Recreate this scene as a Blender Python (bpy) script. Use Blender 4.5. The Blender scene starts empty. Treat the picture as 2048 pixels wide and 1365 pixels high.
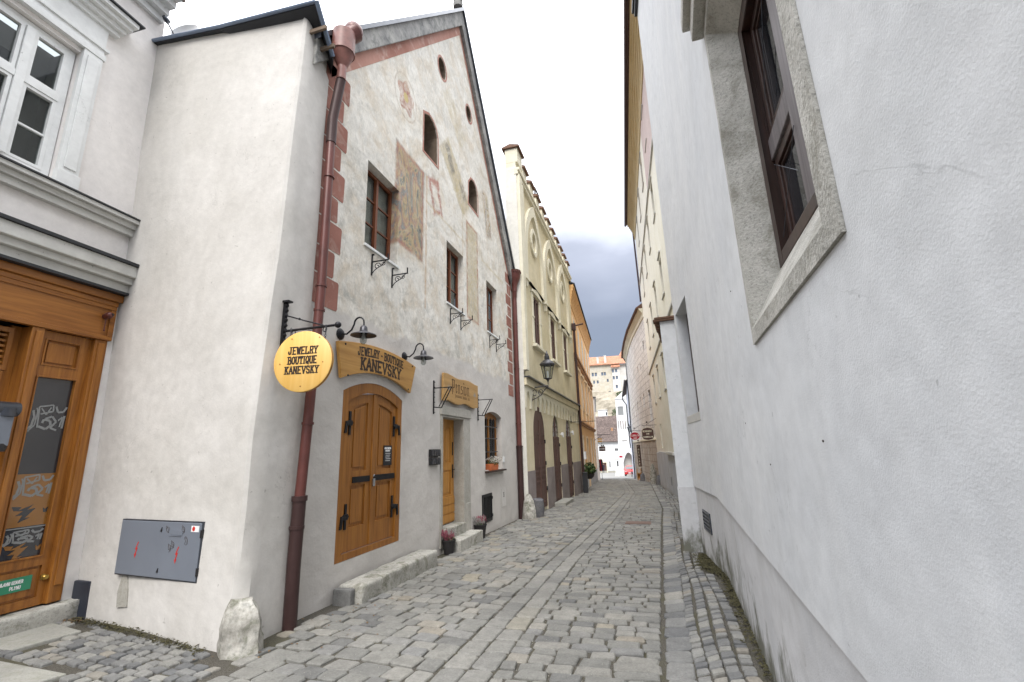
import bpy, bmesh, math, random
from mathutils import Vector, Matrix
from mathutils.geometry import tessellate_polygon
from mathutils import noise as mnoise
random.seed(7)
R = math.radians
SC = bpy.context.scene
COL = SC.collection

# ------------------------------------------------------------------ camera
cam_d = bpy.data.cameras.new('camera')
cam = bpy.data.objects.new('camera', cam_d)
COL.objects.link(cam)
cam_d.sensor_width = 36.0
cam_d.lens = 16.05
cam_d.clip_start = 0.05
cam_d.clip_end = 3000
cam.matrix_world = Matrix(((0.95873367, 0.09602155, 0.26759971, 0.0),
                           (0.28251591, -0.21631626, -0.93455446, 0.0),
                           (-0.0318512, 0.97159001, -0.2345173, 1.6),
                           (0, 0, 0, 1)))
SC.camera = cam

# ------------------------------------------------------------------ world: dim Nishita sky under a bright broken overcast
SUN_EL, SUN_AZ = 44.0, 174.0      # azimuth of the sun seen from above, clockwise from +Y
w = bpy.data.worlds.new('World'); SC.world = w; w.use_nodes = True
nt = w.node_tree; N = nt.nodes; L = nt.links; N.clear()
out = N.new('ShaderNodeOutputWorld')
sky = N.new('ShaderNodeTexSky'); sky.sky_type = 'NISHITA'; sky.sun_disc = False
sky.sun_elevation = R(SUN_EL); sky.sun_rotation = R(SUN_AZ)
bg1 = N.new('ShaderNodeBackground'); bg1.inputs[1].default_value = 0.05
L.new(sky.outputs[0], bg1.inputs[0])
tc = N.new('ShaderNodeTexCoord')
sep = N.new('ShaderNodeSeparateXYZ'); L.new(tc.outputs['Generated'], sep.inputs[0])
nz = N.new('ShaderNodeTexNoise'); nz.inputs['Scale'].default_value = 2.6; nz.inputs['Detail'].default_value = 5
mp = N.new('ShaderNodeMapping'); mp.inputs['Scale'].default_value = (1, 1, 2.2)
L.new(tc.outputs['Generated'], mp.inputs[0]); L.new(mp.outputs[0], nz.inputs['Vector'])
ad = N.new('ShaderNodeMath'); ad.operation = 'MULTIPLY_ADD'; ad.inputs[1].default_value = 0.22; 
L.new(nz.outputs[0], ad.inputs[0]); L.new(sep.outputs['Z'], ad.inputs[2])
rp = N.new('ShaderNodeValToRGB')
el = rp.color_ramp.elements
el[0].position = 0.24; el[0].color = (0.048, 0.054, 0.070, 1)
el[1].position = 0.86; el[1].color = (0.95, 0.96, 0.99, 1)
for p, c in ((0.40, (0.066, 0.072, 0.090)), (0.51, (0.140, 0.147, 0.172)), (0.58, (0.30, 0.31, 0.34)), (0.70, (0.52, 0.53, 0.56))):
    e = el.new(p); e.color = (*c, 1)
L.new(ad.outputs[0], rp.inputs[0])
# the cloud is thin and bright round the veiled sun, behind the camera, and dark ahead
dt = N.new('ShaderNodeVectorMath'); dt.operation = 'DOT_PRODUCT'
L.new(tc.outputs['Generated'], dt.inputs[0]); dt.inputs[1].default_value = (.20, -.74, .60)
gl = N.new('ShaderNodeMapRange'); gl.inputs['From Min'].default_value = -.1; gl.inputs['From Max'].default_value = 1.0
gl.inputs['To Min'].default_value = 1.0; gl.inputs['To Max'].default_value = 1.2; gl.interpolation_type = 'SMOOTHSTEP'
L.new(dt.outputs['Value'], gl.inputs['Value'])
bg2 = N.new('ShaderNodeBackground')
L.new(gl.outputs[0], bg2.inputs[1])
L.new(rp.outputs[0], bg2.inputs[0])
ash = N.new('ShaderNodeMixShader'); ash.inputs[0].default_value = .88
L.new(bg1.outputs[0], ash.inputs[1]); L.new(bg2.outputs[0], ash.inputs[2])
L.new(ash.outputs[0], out.inputs[0])

# ------------------------------------------------------------------ sun (veiled by cloud)
sd = bpy.data.lights.new('sun', 'SUN'); sd.energy = 0.5; sd.angle = R(24); sd.color = (1.0, 0.955, 0.89)
so = bpy.data.objects.new('sun', sd); COL.objects.link(so)
az = R(SUN_AZ); el_ = R(SUN_EL)
sdir = Vector((math.sin(az)*math.cos(el_), math.cos(az)*math.cos(el_), math.sin(el_)))
so.rotation_euler = sdir.to_track_quat('Z', 'Y').to_euler()
so.location = (0, -20, 40)

SC.view_settings.view_transform = 'Standard'
SC.view_settings.look = 'None'
SC.view_settings.exposure = 2.32
SC.view_settings.gamma = 1.0

# ------------------------------------------------------------------ materials
class Mt:
    def __init__(s, name, rough=0.8, spec=0.3, metal=0.0):
        m = bpy.data.materials.new(name); m.use_nodes = True; s.m = m
        s.t = m.node_tree; s.N = s.t.nodes; s.L = s.t.links
        s.b = s.N['Principled BSDF']
        s.b.inputs['Roughness'].default_value = rough
        s.b.inputs['Specular IOR Level'].default_value = spec
        s.b.inputs['Metallic'].default_value = metal
        s.tc = s.N.new('ShaderNodeTexCoord')
        s.geo = None
        s.h = None
    def vec(s, scale=(1, 1, 1), src='Object', rot=(0, 0, 0)):
        mp = s.N.new('ShaderNodeMapping'); mp.inputs['Scale'].default_value = scale
        mp.inputs['Rotation'].default_value = rot
        if src == 'Position':
            g = s.N.new('ShaderNodeNewGeometry'); s.L.new(g.outputs['Position'], mp.inputs[0])
        else:
            s.L.new(s.tc.outputs[src], mp.inputs[0])
        return mp.outputs[0]
    def noise(s, scale, detail=4, rough=.55, vec=None, dist=0.0, src='Object'):
        n = s.N.new('ShaderNodeTexNoise'); n.inputs['Scale'].default_value = scale
        n.inputs['Detail'].default_value = detail; n.inputs['Roughness'].default_value = rough
        n.inputs['Distortion'].default_value = dist
        s.L.new(vec if vec is not None else s.vec(src=src), n.inputs['Vector'])
        return n.outputs[0]
    def ramp(s, fac, stops, interp='LINEAR'):
        r = s.N.new('ShaderNodeValToRGB'); r.color_ramp.interpolation = interp
        e = r.color_ramp.elements
        def C(c): return (*c, 1) if hasattr(c, '__len__') else (c, c, c, 1)
        e[0].position = stops[0][0]; e[0].color = C(stops[0][1])
        e[1].position = stops[-1][0]; e[1].color = C(stops[-1][1])
        for p, c in stops[1:-1]:
            x = e.new(p); x.color = C(c)
        s.L.new(fac, r.inputs[0]); return r.outputs[0]
    def mix(s, fac, a, b, mode='MIX'):
        n = s.N.new('ShaderNodeMix'); n.data_type = 'RGBA'; n.blend_type = mode
        for sock, v in ((n.inputs[0], fac), (n.inputs[6], a), (n.inputs[7], b)):
            if isinstance(v, bpy.types.NodeSocket): s.L.new(v, sock)
            elif hasattr(v, '__len__'): sock.default_value = (*v, 1)
            else: sock.default_value = v
        return n.outputs[2]
    def math(s, op, a, b=0.0, c=0.0):
        n = s.N.new('ShaderNodeMath'); n.operation = op
        for i, v in enumerate((a, b, c)):
            if isinstance(v, bpy.types.NodeSocket): s.L.new(v, n.inputs[i])
            else: n.inputs[i].default_value = v
        return n.outputs[0]
    def xyz(s, which, src='Object'):
        n = s.N.new('ShaderNodeSeparateXYZ')
        if src == 'Position':
            g = s.N.new('ShaderNodeNewGeometry'); s.L.new(g.outputs['Position'], n.inputs[0])
        else: s.L.new(s.tc.outputs[src], n.inputs[0])
        return n.outputs[which]
    def color(s, c):
        if isinstance(c, bpy.types.NodeSocket): s.L.new(c, s.b.inputs['Base Color'])
        else: s.b.inputs['Base Color'].default_value = (*c, 1)
        return s
    def bump(s, h, strength=.3, dist=.01):
        n = s.N.new('ShaderNodeBump'); n.inputs['Strength'].default_value = strength
        n.inputs['Distance'].default_value = dist
        s.L.new(h, n.inputs['Height'])
        if s.h: s.L.new(s.h, n.inputs['Normal'])
        s.h = n.outputs[0]; s.L.new(s.h, s.b.inputs['Normal'])
        return s

def plaster(name, c1, c2, stain=(.3, .29, .27), samt=.35, bs=60, bump=.25, streak=.0, wav=.4, sscale=.9, grime=None):
    m = Mt(name, .9, .15)
    base = m.mix(m.ramp(m.noise(1.1, 5), [(.35, 0.), (.65, 1.)]), c1, c2)
    st = m.ramp(m.noise(sscale, 8, .68, dist=.6), [(.52, 0.), (.75, 1.)])
    base = m.mix(m.math('MULTIPLY', st, samt), base, stain)
    fine = m.ramp(m.noise(9, 6, .7), [(.3, .90), (.7, 1.04)])
    base = m.mix(1.0, base, fine, 'MULTIPLY')
    if streak:
        sv = m.noise(3.2, 5, .6, vec=m.vec((1.6, 1.6, .13)))
        base = m.mix(m.math('MULTIPLY', m.ramp(sv, [(.50, 0.), (.72, 1.)]), streak), base, stain)
    if streak > .2:    # fine drip lines
        sv2 = m.noise(1.0, 3, .5, vec=m.vec((16, 16, .22)))
        base = m.mix(m.math('MULTIPLY', m.ramp(sv2, [(.64, 0.), (.70, 1.)]), .22), base, (.44, .41, .36))
        pt = m.noise(.45, 3, .4, dist=.3)
        base = m.mix(m.math('MULTIPLY', m.ramp(pt, [(.50, 0.), (.54, 1.)]), .16), base, (.56, .57, .58))
    if grime:      # rising damp and algae: (top height, colour, amount) with a ragged edge of its own
        z = m.xyz(2, 'Position')
        y = m.xyz(1, 'Position')
        h = m.math('ADD', z, m.math('MULTIPLY', y, .022))
        n1 = m.noise(1.7, 7, .65, src='Position', dist=.4)
        n2 = m.noise(6, 6, .7, vec=m.vec((1, 1, .35), 'Position'))
        lim = m.math('MULTIPLY', m.math('ADD', m.math('MULTIPLY', n1, 1.6), m.math('SUBTRACT', n2, .9)), grime[0])
        f = m.ramp(m.math('SUBTRACT', lim, h), [(.0, 0.), (.35, 1.)])
        base = m.mix(m.math('MULTIPLY', f, grime[2]), base, grime[1])
    pits = m.ramp(m.noise(17, 2, .5, dist=.4), [(.735, 0.), (.755, 1.)])
    base = m.mix(m.math('MULTIPLY', pits, .45), base, (stain[0]*.5, stain[1]*.5, stain[2]*.5))
    crk = m.noise(.9, 7, .62, dist=.6)
    crk = m.ramp(m.math('ABSOLUTE', m.math('SUBTRACT', crk, .47)), [(.0006, 1.), (.0022, 0.)])
    gate = m.ramp(m.noise(1.3, 2), [(.55, 0.), (.62, 1.)])
    base = m.mix(m.math('MULTIPLY', m.math('MULTIPLY', crk, gate), .05 if streak > .2 else .3), base, (stain[0]*.5, stain[1]*.5, stain[2]*.5))
    m.color(base)
    m.bump(m.noise(bs, 3, .6), bump, .006)
    m.bump(m.noise(2.3, 4, .5), wav, .05)
    return m.m

def simple(name, c, rough=.5, metal=0., spec=.4, var=.25, vs=6, bump=0., bs=40):
    m = Mt(name, rough, spec, metal)
    d = tuple(max(0, x*(1-var)) for x in c)
    m.color(m.mix(m.ramp(m.noise(vs, 5, .6), [(.3, 0.), (.7, 1.)]), d, c))
    if bump: m.bump(m.noise(bs, 4, .6), bump, .004)
    return m.m

def wood(name, c1, c2, axis=2, rough=.45, sc=1.0, dark=(.05, .025, .012), damt=.5):
    m = Mt(name, rough, .4)
    s = [22*sc, 22*sc, 22*sc]; s[axis] = 1.2*sc
    g = m.noise(1.0, 6, .62, vec=m.vec(tuple(s)), dist=.8)
    base = m.mix(m.ramp(g, [(.34, 0.), (.66, 1.)]), c1, c2)
    s2 = [5*sc]*3; s2[axis] = .8*sc
    k = m.noise(1.0, 4, .6, vec=m.vec(tuple(s2)), dist=1.5)
    base = m.mix(m.math('MULTIPLY', m.ramp(k, [(.56, 0.), (.78, 1.)]), damt), base, dark)
    m.color(base); m.bump(g, .25, .003)
    return m.m

def granite(name, c1, c2, spk=(.12, .12, .12), sc=70, bump=.5, moss=0., mosscol=(.10, .10, .04), big=2.5):
    m = Mt(name, .85, .25)
    base = m.mix(m.ramp(m.noise(big, 6, .65), [(.35, 0.), (.65, 1.)]), c1, c2)
    base = m.mix(m.ramp(m.noise(sc, 3, .7), [(.50, 0.), (.72, .55)]), base, spk)
    if moss: base = m.mix(m.math('MULTIPLY', m.ramp(m.noise(5, 8, .7, dist=.5), [(.5, 0.), (.66, 1.)]), moss), base, mosscol)
    m.color(base); m.bump(m.noise(sc*.8, 4, .65), bump, .006); m.bump(m.noise(7, 4, .6), .5, .02)
    return m.m

def glassm(name, tint=(.03, .035, .04), see=.0, rough=.04):
    m = Mt(name, rough, .9)
    m.color(tint)
    m.b.inputs['IOR'].default_value = 1.5
    m.bump(m.noise(2.0, 2), .05, .02)
    if see > 0:
        tr = m.N.new('ShaderNodeBsdfTransparent'); tr.inputs[0].default_value = (.82, .85, .84, 1)
        mx = m.N.new('ShaderNodeMixShader'); mx.inputs[0].default_value = see
        m.L.new(m.b.outputs[0], mx.inputs[1]); m.L.new(tr.outputs[0], mx.inputs[2])
        m.L.new(mx.outputs[0], m.N['Material Output'].inputs[0])
    return m.m

MAT = {}
MAT['white_plaster'] = plaster('white_plaster', (.64, .655, .67), (.70, .71, .715), (.50, .51, .51), .35, 150, .2, .16, .25, 1.3)
MAT['white_plinth'] = plaster('white_plinth', (.57, .575, .585), (.64, .64, .645), (.40, .39, .36), .35, 130, .3, .2, .25, 1.3, grime=(1.25, (.13, .13, .095), .9))
MAT['gable_plaster'] = plaster('gable_plaster', (.545, .525, .49), (.61, .59, .56), (.50, .475, .44), .35, 45, .22, .12, .35, .8, grime=(.22, (.36, .33, .27), .7))
MAT['shop_plaster'] = plaster('shop_plaster', (.72, .69, .665), (.78, .75, .72), (.50, .48, .46), .3, 40, .12, .0, .25)
MAT['orange_cove'] = plaster('orange_cove', (.68, .41, .18), (.74, .47, .23), (.5, .32, .16), .3, 30, .1)
MAT['white_trim'] = plaster('white_trim', (.66, .67, .66), (.72, .73, .72), (.52, .52, .50), .3, 50, .08, .0, .1)
MAT['grey_trim'] = plaster('grey_trim', (.52, .515, .485), (.58, .575, .545), (.28, .28, .26), .4, 50, .1, .0, .1)
MAT['cream'] = plaster('cream', (.74, .71, .60), (.80, .775, .685), (.60, .56, .45), .35, 30, .12, .0, .2)
MAT['ochre_cove'] = plaster('ochre_cove', (.62, .50, .29), (.66, .55, .35), (.5, .42, .27), .3, 30, .1)
MAT['grey_blue_plaster'] = plaster('grey_blue_plaster', (.47, .49, .53), (.55, .565, .60), (.40, .37, .30), .4, 40, .2, .15, .3, grime=(.5, (.34, .31, .22), .7))
MAT['yellow_plaster'] = plaster('yellow_plaster', (.62, .55, .37), (.70, .63, .46), (.36, .33, .22), .55, 30, .15, .12, .3, .7)
MAT['yellow_side'] = plaster('yellow_side', (.66, .645, .58), (.72, .70, .64), (.42, .42, .42), .35, 30, .15, .15, .3)
MAT['cream_trim'] = plaster('cream_trim', (.68, .64, .50), (.74, .70, .57), (.5, .46, .36), .3, 30, .08)
MAT['mauve_plinth'] = plaster('mauve_plinth', (.235, .20, .195), (.29, .255, .245), (.17, .15, .14), .5, 30, .2)
MAT['orange_plaster'] = plaster('orange_plaster', (.76, .46, .21), (.82, .52, .27), (.50, .36, .22), .35, 30, .12)
MAT['peach_trim'] = plaster('peach_trim', (.74, .57, .38), (.78, .62, .44), (.55, .38, .24), .35, 30, .08)
MAT['rust_cornice'] = plaster('rust_cornice', (.36, .20, .11), (.44, .26, .15), (.24, .13, .08), .4, 30, .1)
MAT['far_white'] = plaster('far_white', (.64, .65, .66), (.70, .70, .70), (.62, .62, .62), .3, 10, .1)
MAT['castle_wall'] = plaster('castle_wall', (.47, .43, .34), (.56, .52, .44), (.50, .44, .34), .6, 3, .1, .3, .2, .25)
MAT['castle_pale'] = plaster('castle_pale', (.58, .56, .52), (.64, .62, .59), (.6, .58, .52), .4, 3, .1, .2, .2, .3)
MAT['rock'] = granite('rock', (.30, .265, .21), (.48, .43, .35), (.22, .20, .17), 3.0, .6, .5, (.16, .17, .08), .3)
MAT['coping'] = granite('coping', (.18, .18, .18), (.38, .375, .35), (.08, .08, .085), 8, .5, .55, (.05, .055, .06), 1.6)
MAT['portal_stone'] = granite('portal_stone', (.33, .32, .28), (.44, .42, .38), (.20, .19, .17), 60, .5, .35, (.22, .20, .15))
MAT['window_stone'] = granite('window_stone', (.38, .37, .335), (.56, .545, .50), (.10, .10, .09), 85, .9, .6, (.17, .16, .12), 3)
MAT['step_stone'] = granite('step_stone', (.27, .265, .235), (.50, .485, .44), (.12, .12, .11), 45, .9, .85, (.10, .10, .06))
MAT['guard_stone'] = granite('guard_stone', (.20, .19, .165), (.56, .54, .49), (.10, .11, .10), 14, 1., .9, (.10, .11, .06), 6)
MAT['dark_guard'] = granite('dark_guard', (.10, .10, .11), (.20, .195, .20), (.05, .05, .05), 30, .8, .2)
MAT['slab'] = granite('slab', (.27, .265, .24), (.35, .345, .31), (.16, .16, .14), 60, .6, .4, (.16, .16, .11))
MAT['quoin_red'] = plaster('quoin_red', (.25, .115, .09), (.35, .17, .135), (.50, .40, .34), .85, 30, .15, .0, .2, 3.5)
MAT['verge_red'] = plaster('verge_red', (.32, .15, .115), (.46, .26, .21), (.62, .50, .44), .85, 30, .15, .0, .2, 3)
MAT['wood_shop'] = wood('wood_shop', (.21, .075, .014), (.36, .145, .028), 2, .35, 1.0, (.09, .03, .008), .8)
MAT['wood_shop_h'] = wood('wood_shop_h', (.20, .07, .013), (.34, .135, .027), 0, .35, 1.0, (.09, .03, .008), .8)
MAT['wood_jewel'] = wood('wood_jewel', (.21, .078, .014), (.33, .138, .026), 2, .42, 1., (.085, .03, .008), .6)
MAT['wood_pension'] = wood('wood_pension', (.38, .165, .03), (.50, .24, .05), 2, .4, 1., (.14, .06, .015), .5)
MAT['wood_window'] = wood('wood_window', (.13, .04, .016), (.20, .065, .028), 2, .45)
MAT['wood_dark'] = wood('wood_dark', (.020, .011, .009), (.050, .024, .018), 2, .4)
MAT['wood_greyed'] = wood('wood_greyed', (.09, .08, .085), (.19, .17, .175), 2, .5)
MAT['wood_brown_door'] = wood('wood_brown_door', (.085, .045, .036), (.12, .065, .052), 2, .6)
MAT['sign_yellow'] = wood('sign_yellow', (.72, .42, .10), (.80, .52, .17), 2, .4, .5, (.42, .18, .04), .5)
MAT['sign_rim'] = wood('sign_rim', (.35, .16, .03), (.5, .25, .06), 0, .5, .5)
MAT['sign_board'] = wood('sign_board', (.36, .18, .045), (.50, .28, .08), 0, .4, .6, (.16, .07, .02), .6)
MAT['sign_pension'] = wood('sign_pension', (.33, .19, .065), (.46, .28, .11), 0, .45, .6, (.18, .10, .04), .5)
MAT['ink'] = simple('ink', (.035, .022, .016), .5, 0, .3, .1)
MAT['ink_brown'] = simple('ink_brown', (.10, .05, .02), .6, 0, .3, .1)
MAT['iron'] = simple('iron', (.022, .022, .025), .45, .6, .5, .3, 20, .3, 60)
MAT['iron_grey'] = simple('iron_grey', (.09, .09, .10), .4, .6, .5, .4, 15, .2)
MAT['pipe_red'] = simple('pipe_red', (.135, .042, .034), .38, .1, .5, .35, 4, .1, 30)
MAT['pipe_dark'] = simple('pipe_dark', (.058, .030, .028), .45, .2, .4, .3, 5, .1)
MAT['pipe_pale'] = simple('pipe_pale', (.25, .105, .085), .45, 0, .4, .5, 7, .1)
MAT['zinc'] = simple('zinc', (.10, .11, .13), .35, .7, .5, .35, 3)
MAT['lead'] = simple('lead', (.04, .042, .047), .5, .3, .4, .3, 3)
MAT['tin_blue'] = simple('tin_blue', (.20, .25, .34), .35, .5, .5, .3, 3)
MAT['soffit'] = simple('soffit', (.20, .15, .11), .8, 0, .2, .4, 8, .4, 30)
MAT['box_grey'] = simple('box_grey', (.17, .19, .225), .42, 0, .4, .1, 2)
MAT['red_paint'] = simple('red_paint', (.60, .03, .02), .5, 0, .4, .2)
MAT['white_paint'] = simple('white_paint', (.80, .80, .80), .5, 0, .4, .05)
MAT['black_paint'] = simple('black_paint', (.018, .018, .02), .4, 0, .4, .1)
MAT['green_plate'] = simple('green_plate', (.03, .24, .13), .35, 0, .5, .1)
MAT['brass'] = simple('brass', (.45, .30, .08), .3, .9, .5, .2)
MAT['chrome'] = simple('chrome', (.5, .52, .55), .2, .9, .5, .1)
MAT['glass'] = glassm('glass', (.05, .055, .06), .0)
MAT['glass_clear'] = glassm('glass_clear', (.04, .045, .05), .80)
MAT['glass_dark'] = glassm('glass_dark', (.012, .013, .016), .0)
MAT['film_dark'] = glassm('film_dark', (.022, .024, .03), .0, .15)
MAT['film_orange'] = glassm('film_orange', (.25, .11, .02), .0, .2)
MAT['film_grey'] = simple('film_grey', (.24, .25, .25), .4, 0, .4, .1)
MAT['curtain'] = simple('curtain', (.66, .61, .54), .9, 0, .1, .25, 9)
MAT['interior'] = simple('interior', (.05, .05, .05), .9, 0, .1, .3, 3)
MAT['interior_light'] = simple('interior_light', (.45, .44, .42), .9, 0, .1, .2, 3)
MAT['terracotta'] = simple('terracotta', (.52, .15, .06), .7, 0, .2, .2)
MAT['pot_black'] = simple('pot_black', (.03, .028, .028), .6, 0, .3, .2, 8, .2)
MAT['soil'] = simple('soil', (.05, .035, .022), .95, 0, .1, .4, 20, .5)
MAT['heather_pink'] = simple('heather_pink', (.40, .13, .17), .8, 0, .1, .45, 30)
MAT['heather_grey'] = simple('heather_grey', (.38, .36, .34), .8, 0, .1, .35, 30)
MAT['flower_white'] = simple('flower_white', (.66, .62, .56), .8, 0, .1, .3, 30)
MAT['leaf'] = simple('leaf', (.055, .105, .03), .6, 0, .3, .45, 14)
MAT['leaf_dry'] = simple('leaf_dry', (.20, .13, .07), .8, 0, .2, .5, 14)
MAT['moss'] = simple('moss', (.085, .078, .042), .95, 0, .1, .45, 9, .6, 50)
MAT['car_red'] = simple('car_red', (.50, .02, .02), .25, .0, .6, .1)
MAT['rubber'] = simple('rubber', (.02, .02, .02), .8, 0, .2, .1)
MAT['sign_red'] = simple('sign_red', (.36, .01, .03), .4, 0, .4, .1)
MAT['sign_brown'] = simple('sign_brown', (.07, .035, .03), .5, 0, .4, .2)
MAT['skin'] = simple('skin', (.50, .30, .22), .6, 0, .3, .1)
MAT['navy'] = simple('navy', (.03, .035, .06), .8, 0, .2, .2)
MAT['pink_paint'] = plaster('pink_paint', (.55, .45, .42), (.60, .50, .47), (.35, .22, .2), .3, 30, .1)

def tiles(name, c1, c2, sx, sz):
    m = Mt(name, .8, .2)
    b = m.N.new('ShaderNodeTexBrick'); b.offset = .5
    b.inputs['Scale'].default_value = 1.0
    b.inputs['Brick Width'].default_value = sx; b.inputs['Row Height'].default_value = sz
    b.inputs['Mortar Size'].default_value = sz*.09
    b.inputs['Color1'].default_value = (*c1, 1); b.inputs['Color2'].default_value = (*c2, 1)
    b.inputs['Mortar'].default_value = (c1[0]*.35, c1[1]*.35, c1[2]*.35, 1)
    v = m.vec((1, 1, 1), 'UV')
    m.L.new(v, b.inputs['Vector'])
    n = m.ramp(m.noise(.6, 8, .7), [(.3, .65), (.7, 1.15)])
    m.color(m.mix(1.0, b.outputs[0], n, 'MULTIPLY'))
    m.bump(b.outputs['Fac'], -.6, .02)
    return m.m
MAT['tiles_orange'] = tiles('tiles_orange', (.44, .20, .12), (.54, .28, .18), .3, .3)
MAT['tiles_brown'] = tiles('tiles_brown', (.105, .080, .070), (.19, .145, .13), .25, .25)
MAT['tiles_cap'] = simple('tiles_cap', (.16, .09, .06), .8, 0, .2, .4, 12, .4)

# upper fresco wall of the gabled house: worn lime wash over smooth new render
def fresco_wall():
    m = Mt('fresco_wall', .92, .12)
    z = m.xyz(2); x = m.xyz(0)
    smooth = m.mix(m.ramp(m.noise(1.2, 5), [(.35, 0.), (.65, 1.)]), (.50, .475, .445), (.57, .545, .51))
    pale = m.mix(m.ramp(m.noise(1.3, 7, .65), [(.35, 0.), (.62, 1.)]), (.64, .615, .555), (.76, .735, .675))
    warm = m.ramp(m.noise(1.9, 8, .7, dist=.5), [(.46, 0.), (.62, 1.)])
    pale = m.mix(m.math('MULTIPLY', warm, .65), pale, (.56, .48, .37))
    grey = m.ramp(m.noise(2.6, 9, .75, dist=.8), [(.50, 0.), (.66, 1.)])
    hi = m.ramp(z, [(.30, 0.), (.62, 1.)])
    zz = m.math('DIVIDE', z, 12.0)
    band = m.ramp(zz, [(.28, .8), (.42, .7), (.52, .5), (.8, .35), (1., .2)])
    pale = m.mix(m.math('MULTIPLY', grey, band), pale, (.38, .375, .34))
    pink = m.ramp(m.noise(3.4, 6, .7), [(.60, 0.), (.75, 1.)])
    pale = m.mix(m.math('MULTIPLY', pink, .35), pale, (.50, .33, .27))
    scr = m.ramp(m.noise(13, 7, .8, vec=m.vec((1, 1, .6)), dist=1.0), [(.40, .86), (.60, 1.05)])
    pale = m.mix(1.0, pale, scr, 'MULTIPLY')
    # worn mural paint: soft edged fields with figures broken by losses
    wn = m.math('MULTIPLY', m.math('SUBTRACT', m.noise(5.0, 8, .75, dist=.6), .5), .30)
    loss = m.ramp(m.noise(3.3, 10, .8, dist=1.2), [(.42, 1.), (.62, .12)])
    fig = m.noise(1.9, 7, .66, vec=m.vec((1.7, 1, .75)), dist=2.2)
    def field(cx, cz, hx, hz, rot=0., soft=.10, k=1., invert=None):
        c_, s_ = math.cos(rot), math.sin(rot)
        ax = m.math('SUBTRACT', x, cx); az_ = m.math('SUBTRACT', z, cz)
        du = m.math('ADD', m.math('MULTIPLY', ax, c_), m.math('MULTIPLY', az_, s_))
        dv = m.math('SUBTRACT', m.math('MULTIPLY', az_, c_), m.math('MULTIPLY', ax, s_))
        d = m.math('MAXIMUM', m.math('SUBTRACT', m.math('ABSOLUTE', du), hx), m.math('SUBTRACT', m.math('ABSOLUTE', dv), hz))
        return m.math('ADD', d, m.math('MULTIPLY', wn, k))
    def inside(d, soft=.05): return m.ramp(m.math('ADD', m.math('MULTIPLY', d, -1.), .5), [(.5-soft, 0.), (.5+soft, 1.)])
    def outline(d, wd, soft=.02):
        return m.ramp(m.math('ADD', m.math('MULTIPLY', m.math('ABSOLUTE', m.math('ADD', d, wd)), -1.), .5), [(.5-wd-soft, 0.), (.5-wd*.4, 1.)])
    def lay(pale, mask, col, amt, lossy=True):
        f_ = m.math('MULTIPLY', mask, amt)
        if lossy: f_ = m.math('MULTIPLY', f_, loss)
        return m.mix(f_, pale, col)
    dark = m.ramp(fig, [(.30, (.10, .105, .11)), (.40, (.20, .20, .17)), (.47, (.44, .35, .20)), (.53, (.36, .22, .16)), (.60, (.17, .19, .19)), (.70, (.46, .41, .30))])
    och = m.ramp(fig, [(.30, (.26, .24, .21)), (.42, (.50, .42, .25)), (.52, (.42, .37, .28)), (.62, (.54, .45, .26)), (.72, (.34, .30, .26))])
    red = (.36, .17, .135)
    d1 = field(6.50, 5.92, .50, .92, k=.35); pale = lay(pale, inside(d1), dark, .7, False); pale = lay(pale, inside(d1), dark, .95); pale = lay(pale, outline(d1, .035), red, .7)
    d2 = field(9.53, 5.75, .37, 1.2, k=.3); pale = lay(pale, inside(d2), och, .35, False); pale = lay(pale, inside(d2), och, .75); pale = lay(pale, outline(d2, .03), red, .8)
    d3 = field(8.55, 7.68, .80, .33, rot=R(-38)); pale = lay(pale, inside(d3), och, .4, False); pale = lay(pale, inside(d3), och, 1.0); 
    d3b = field(8.22, 7.98, .30, .12, rot=R(-55)); pale = lay(pale, inside(d3b), (.17, .17, .17), .8)
    d3c = field(8.98, 7.55, .22, .13, rot=R(-60)); pale = lay(pale, inside(d3c), (.17, .17, .17), .8)
    d4 = field(10.68, 7.85, .22, .62, rot=R(14)); pale = lay(pale, inside(d4), dark, .95)
    d5 = field(8.5, 9.25, .62, .30, rot=R(-35)); pale = lay(pale, inside(d5), och, .6)
    d6 = field(7.52, 6.62, .24, .38, rot=R(20)); pale = lay(pale, outline(d6, .06), red, .95); pale = lay(pale, inside(field(7.52, 6.92, .13, .10)), red, .8)
    d7 = field(8.05, 6.30, .95, .025, k=.1); pale = lay(pale, inside(d7, .02), (.46, .36, .20), .7)
    d8 = field(7.13, 5.5, .03, 1.35, k=.1); pale = lay(pale, inside(d8, .02), (.48, .33, .20), .8)
    d9 = field(11.1, 6.36, .9, .03, k=.1); pale = lay(pale, inside(d9, .02), (.46, .38, .20), .6)
    d10 = field(8.92, 6.3, .02, .65, k=.1); pale = lay(pale, inside(d10, .02), (.44, .34, .20), .6)
    # round rose
    rx = m.math('DIVIDE', m.math('SUBTRACT', x, 6.27), .33); rz = m.math('DIVIDE', m.math('SUBTRACT', z, 7.92), .37)
    rr = m.math('SQRT', m.math('ADD', m.math('MULTIPLY', rx, rx), m.math('MULTIPLY', rz, rz)))
    an = m.math('SINE', m.math('MULTIPLY', m.math('ARCTAN2', rz, rx), 5.))
    rd_ = m.math('ADD', m.math('ADD', rr, m.math('MULTIPLY', an, -.12)), m.math('MULTIPLY', wn, .8))
    pale = lay(pale, m.ramp(rd_, [(.78, 1.), (.86, 0.)]), m.ramp(fig, [(.4, (.30, .12, .09)), (.6, (.46, .28, .20))]), .9)
    pale = lay(pale, m.ramp(rr, [(.22, 1.), (.28, 0.)]), (.50, .42, .20), .9, False)
    pale = lay(pale, m.ramp(m.math('ABSOLUTE', m.math('SUBTRACT', rr, 1.18)), [(.03, 1.), (.06, 0.)]), (.40, .33, .26), .7)
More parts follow.
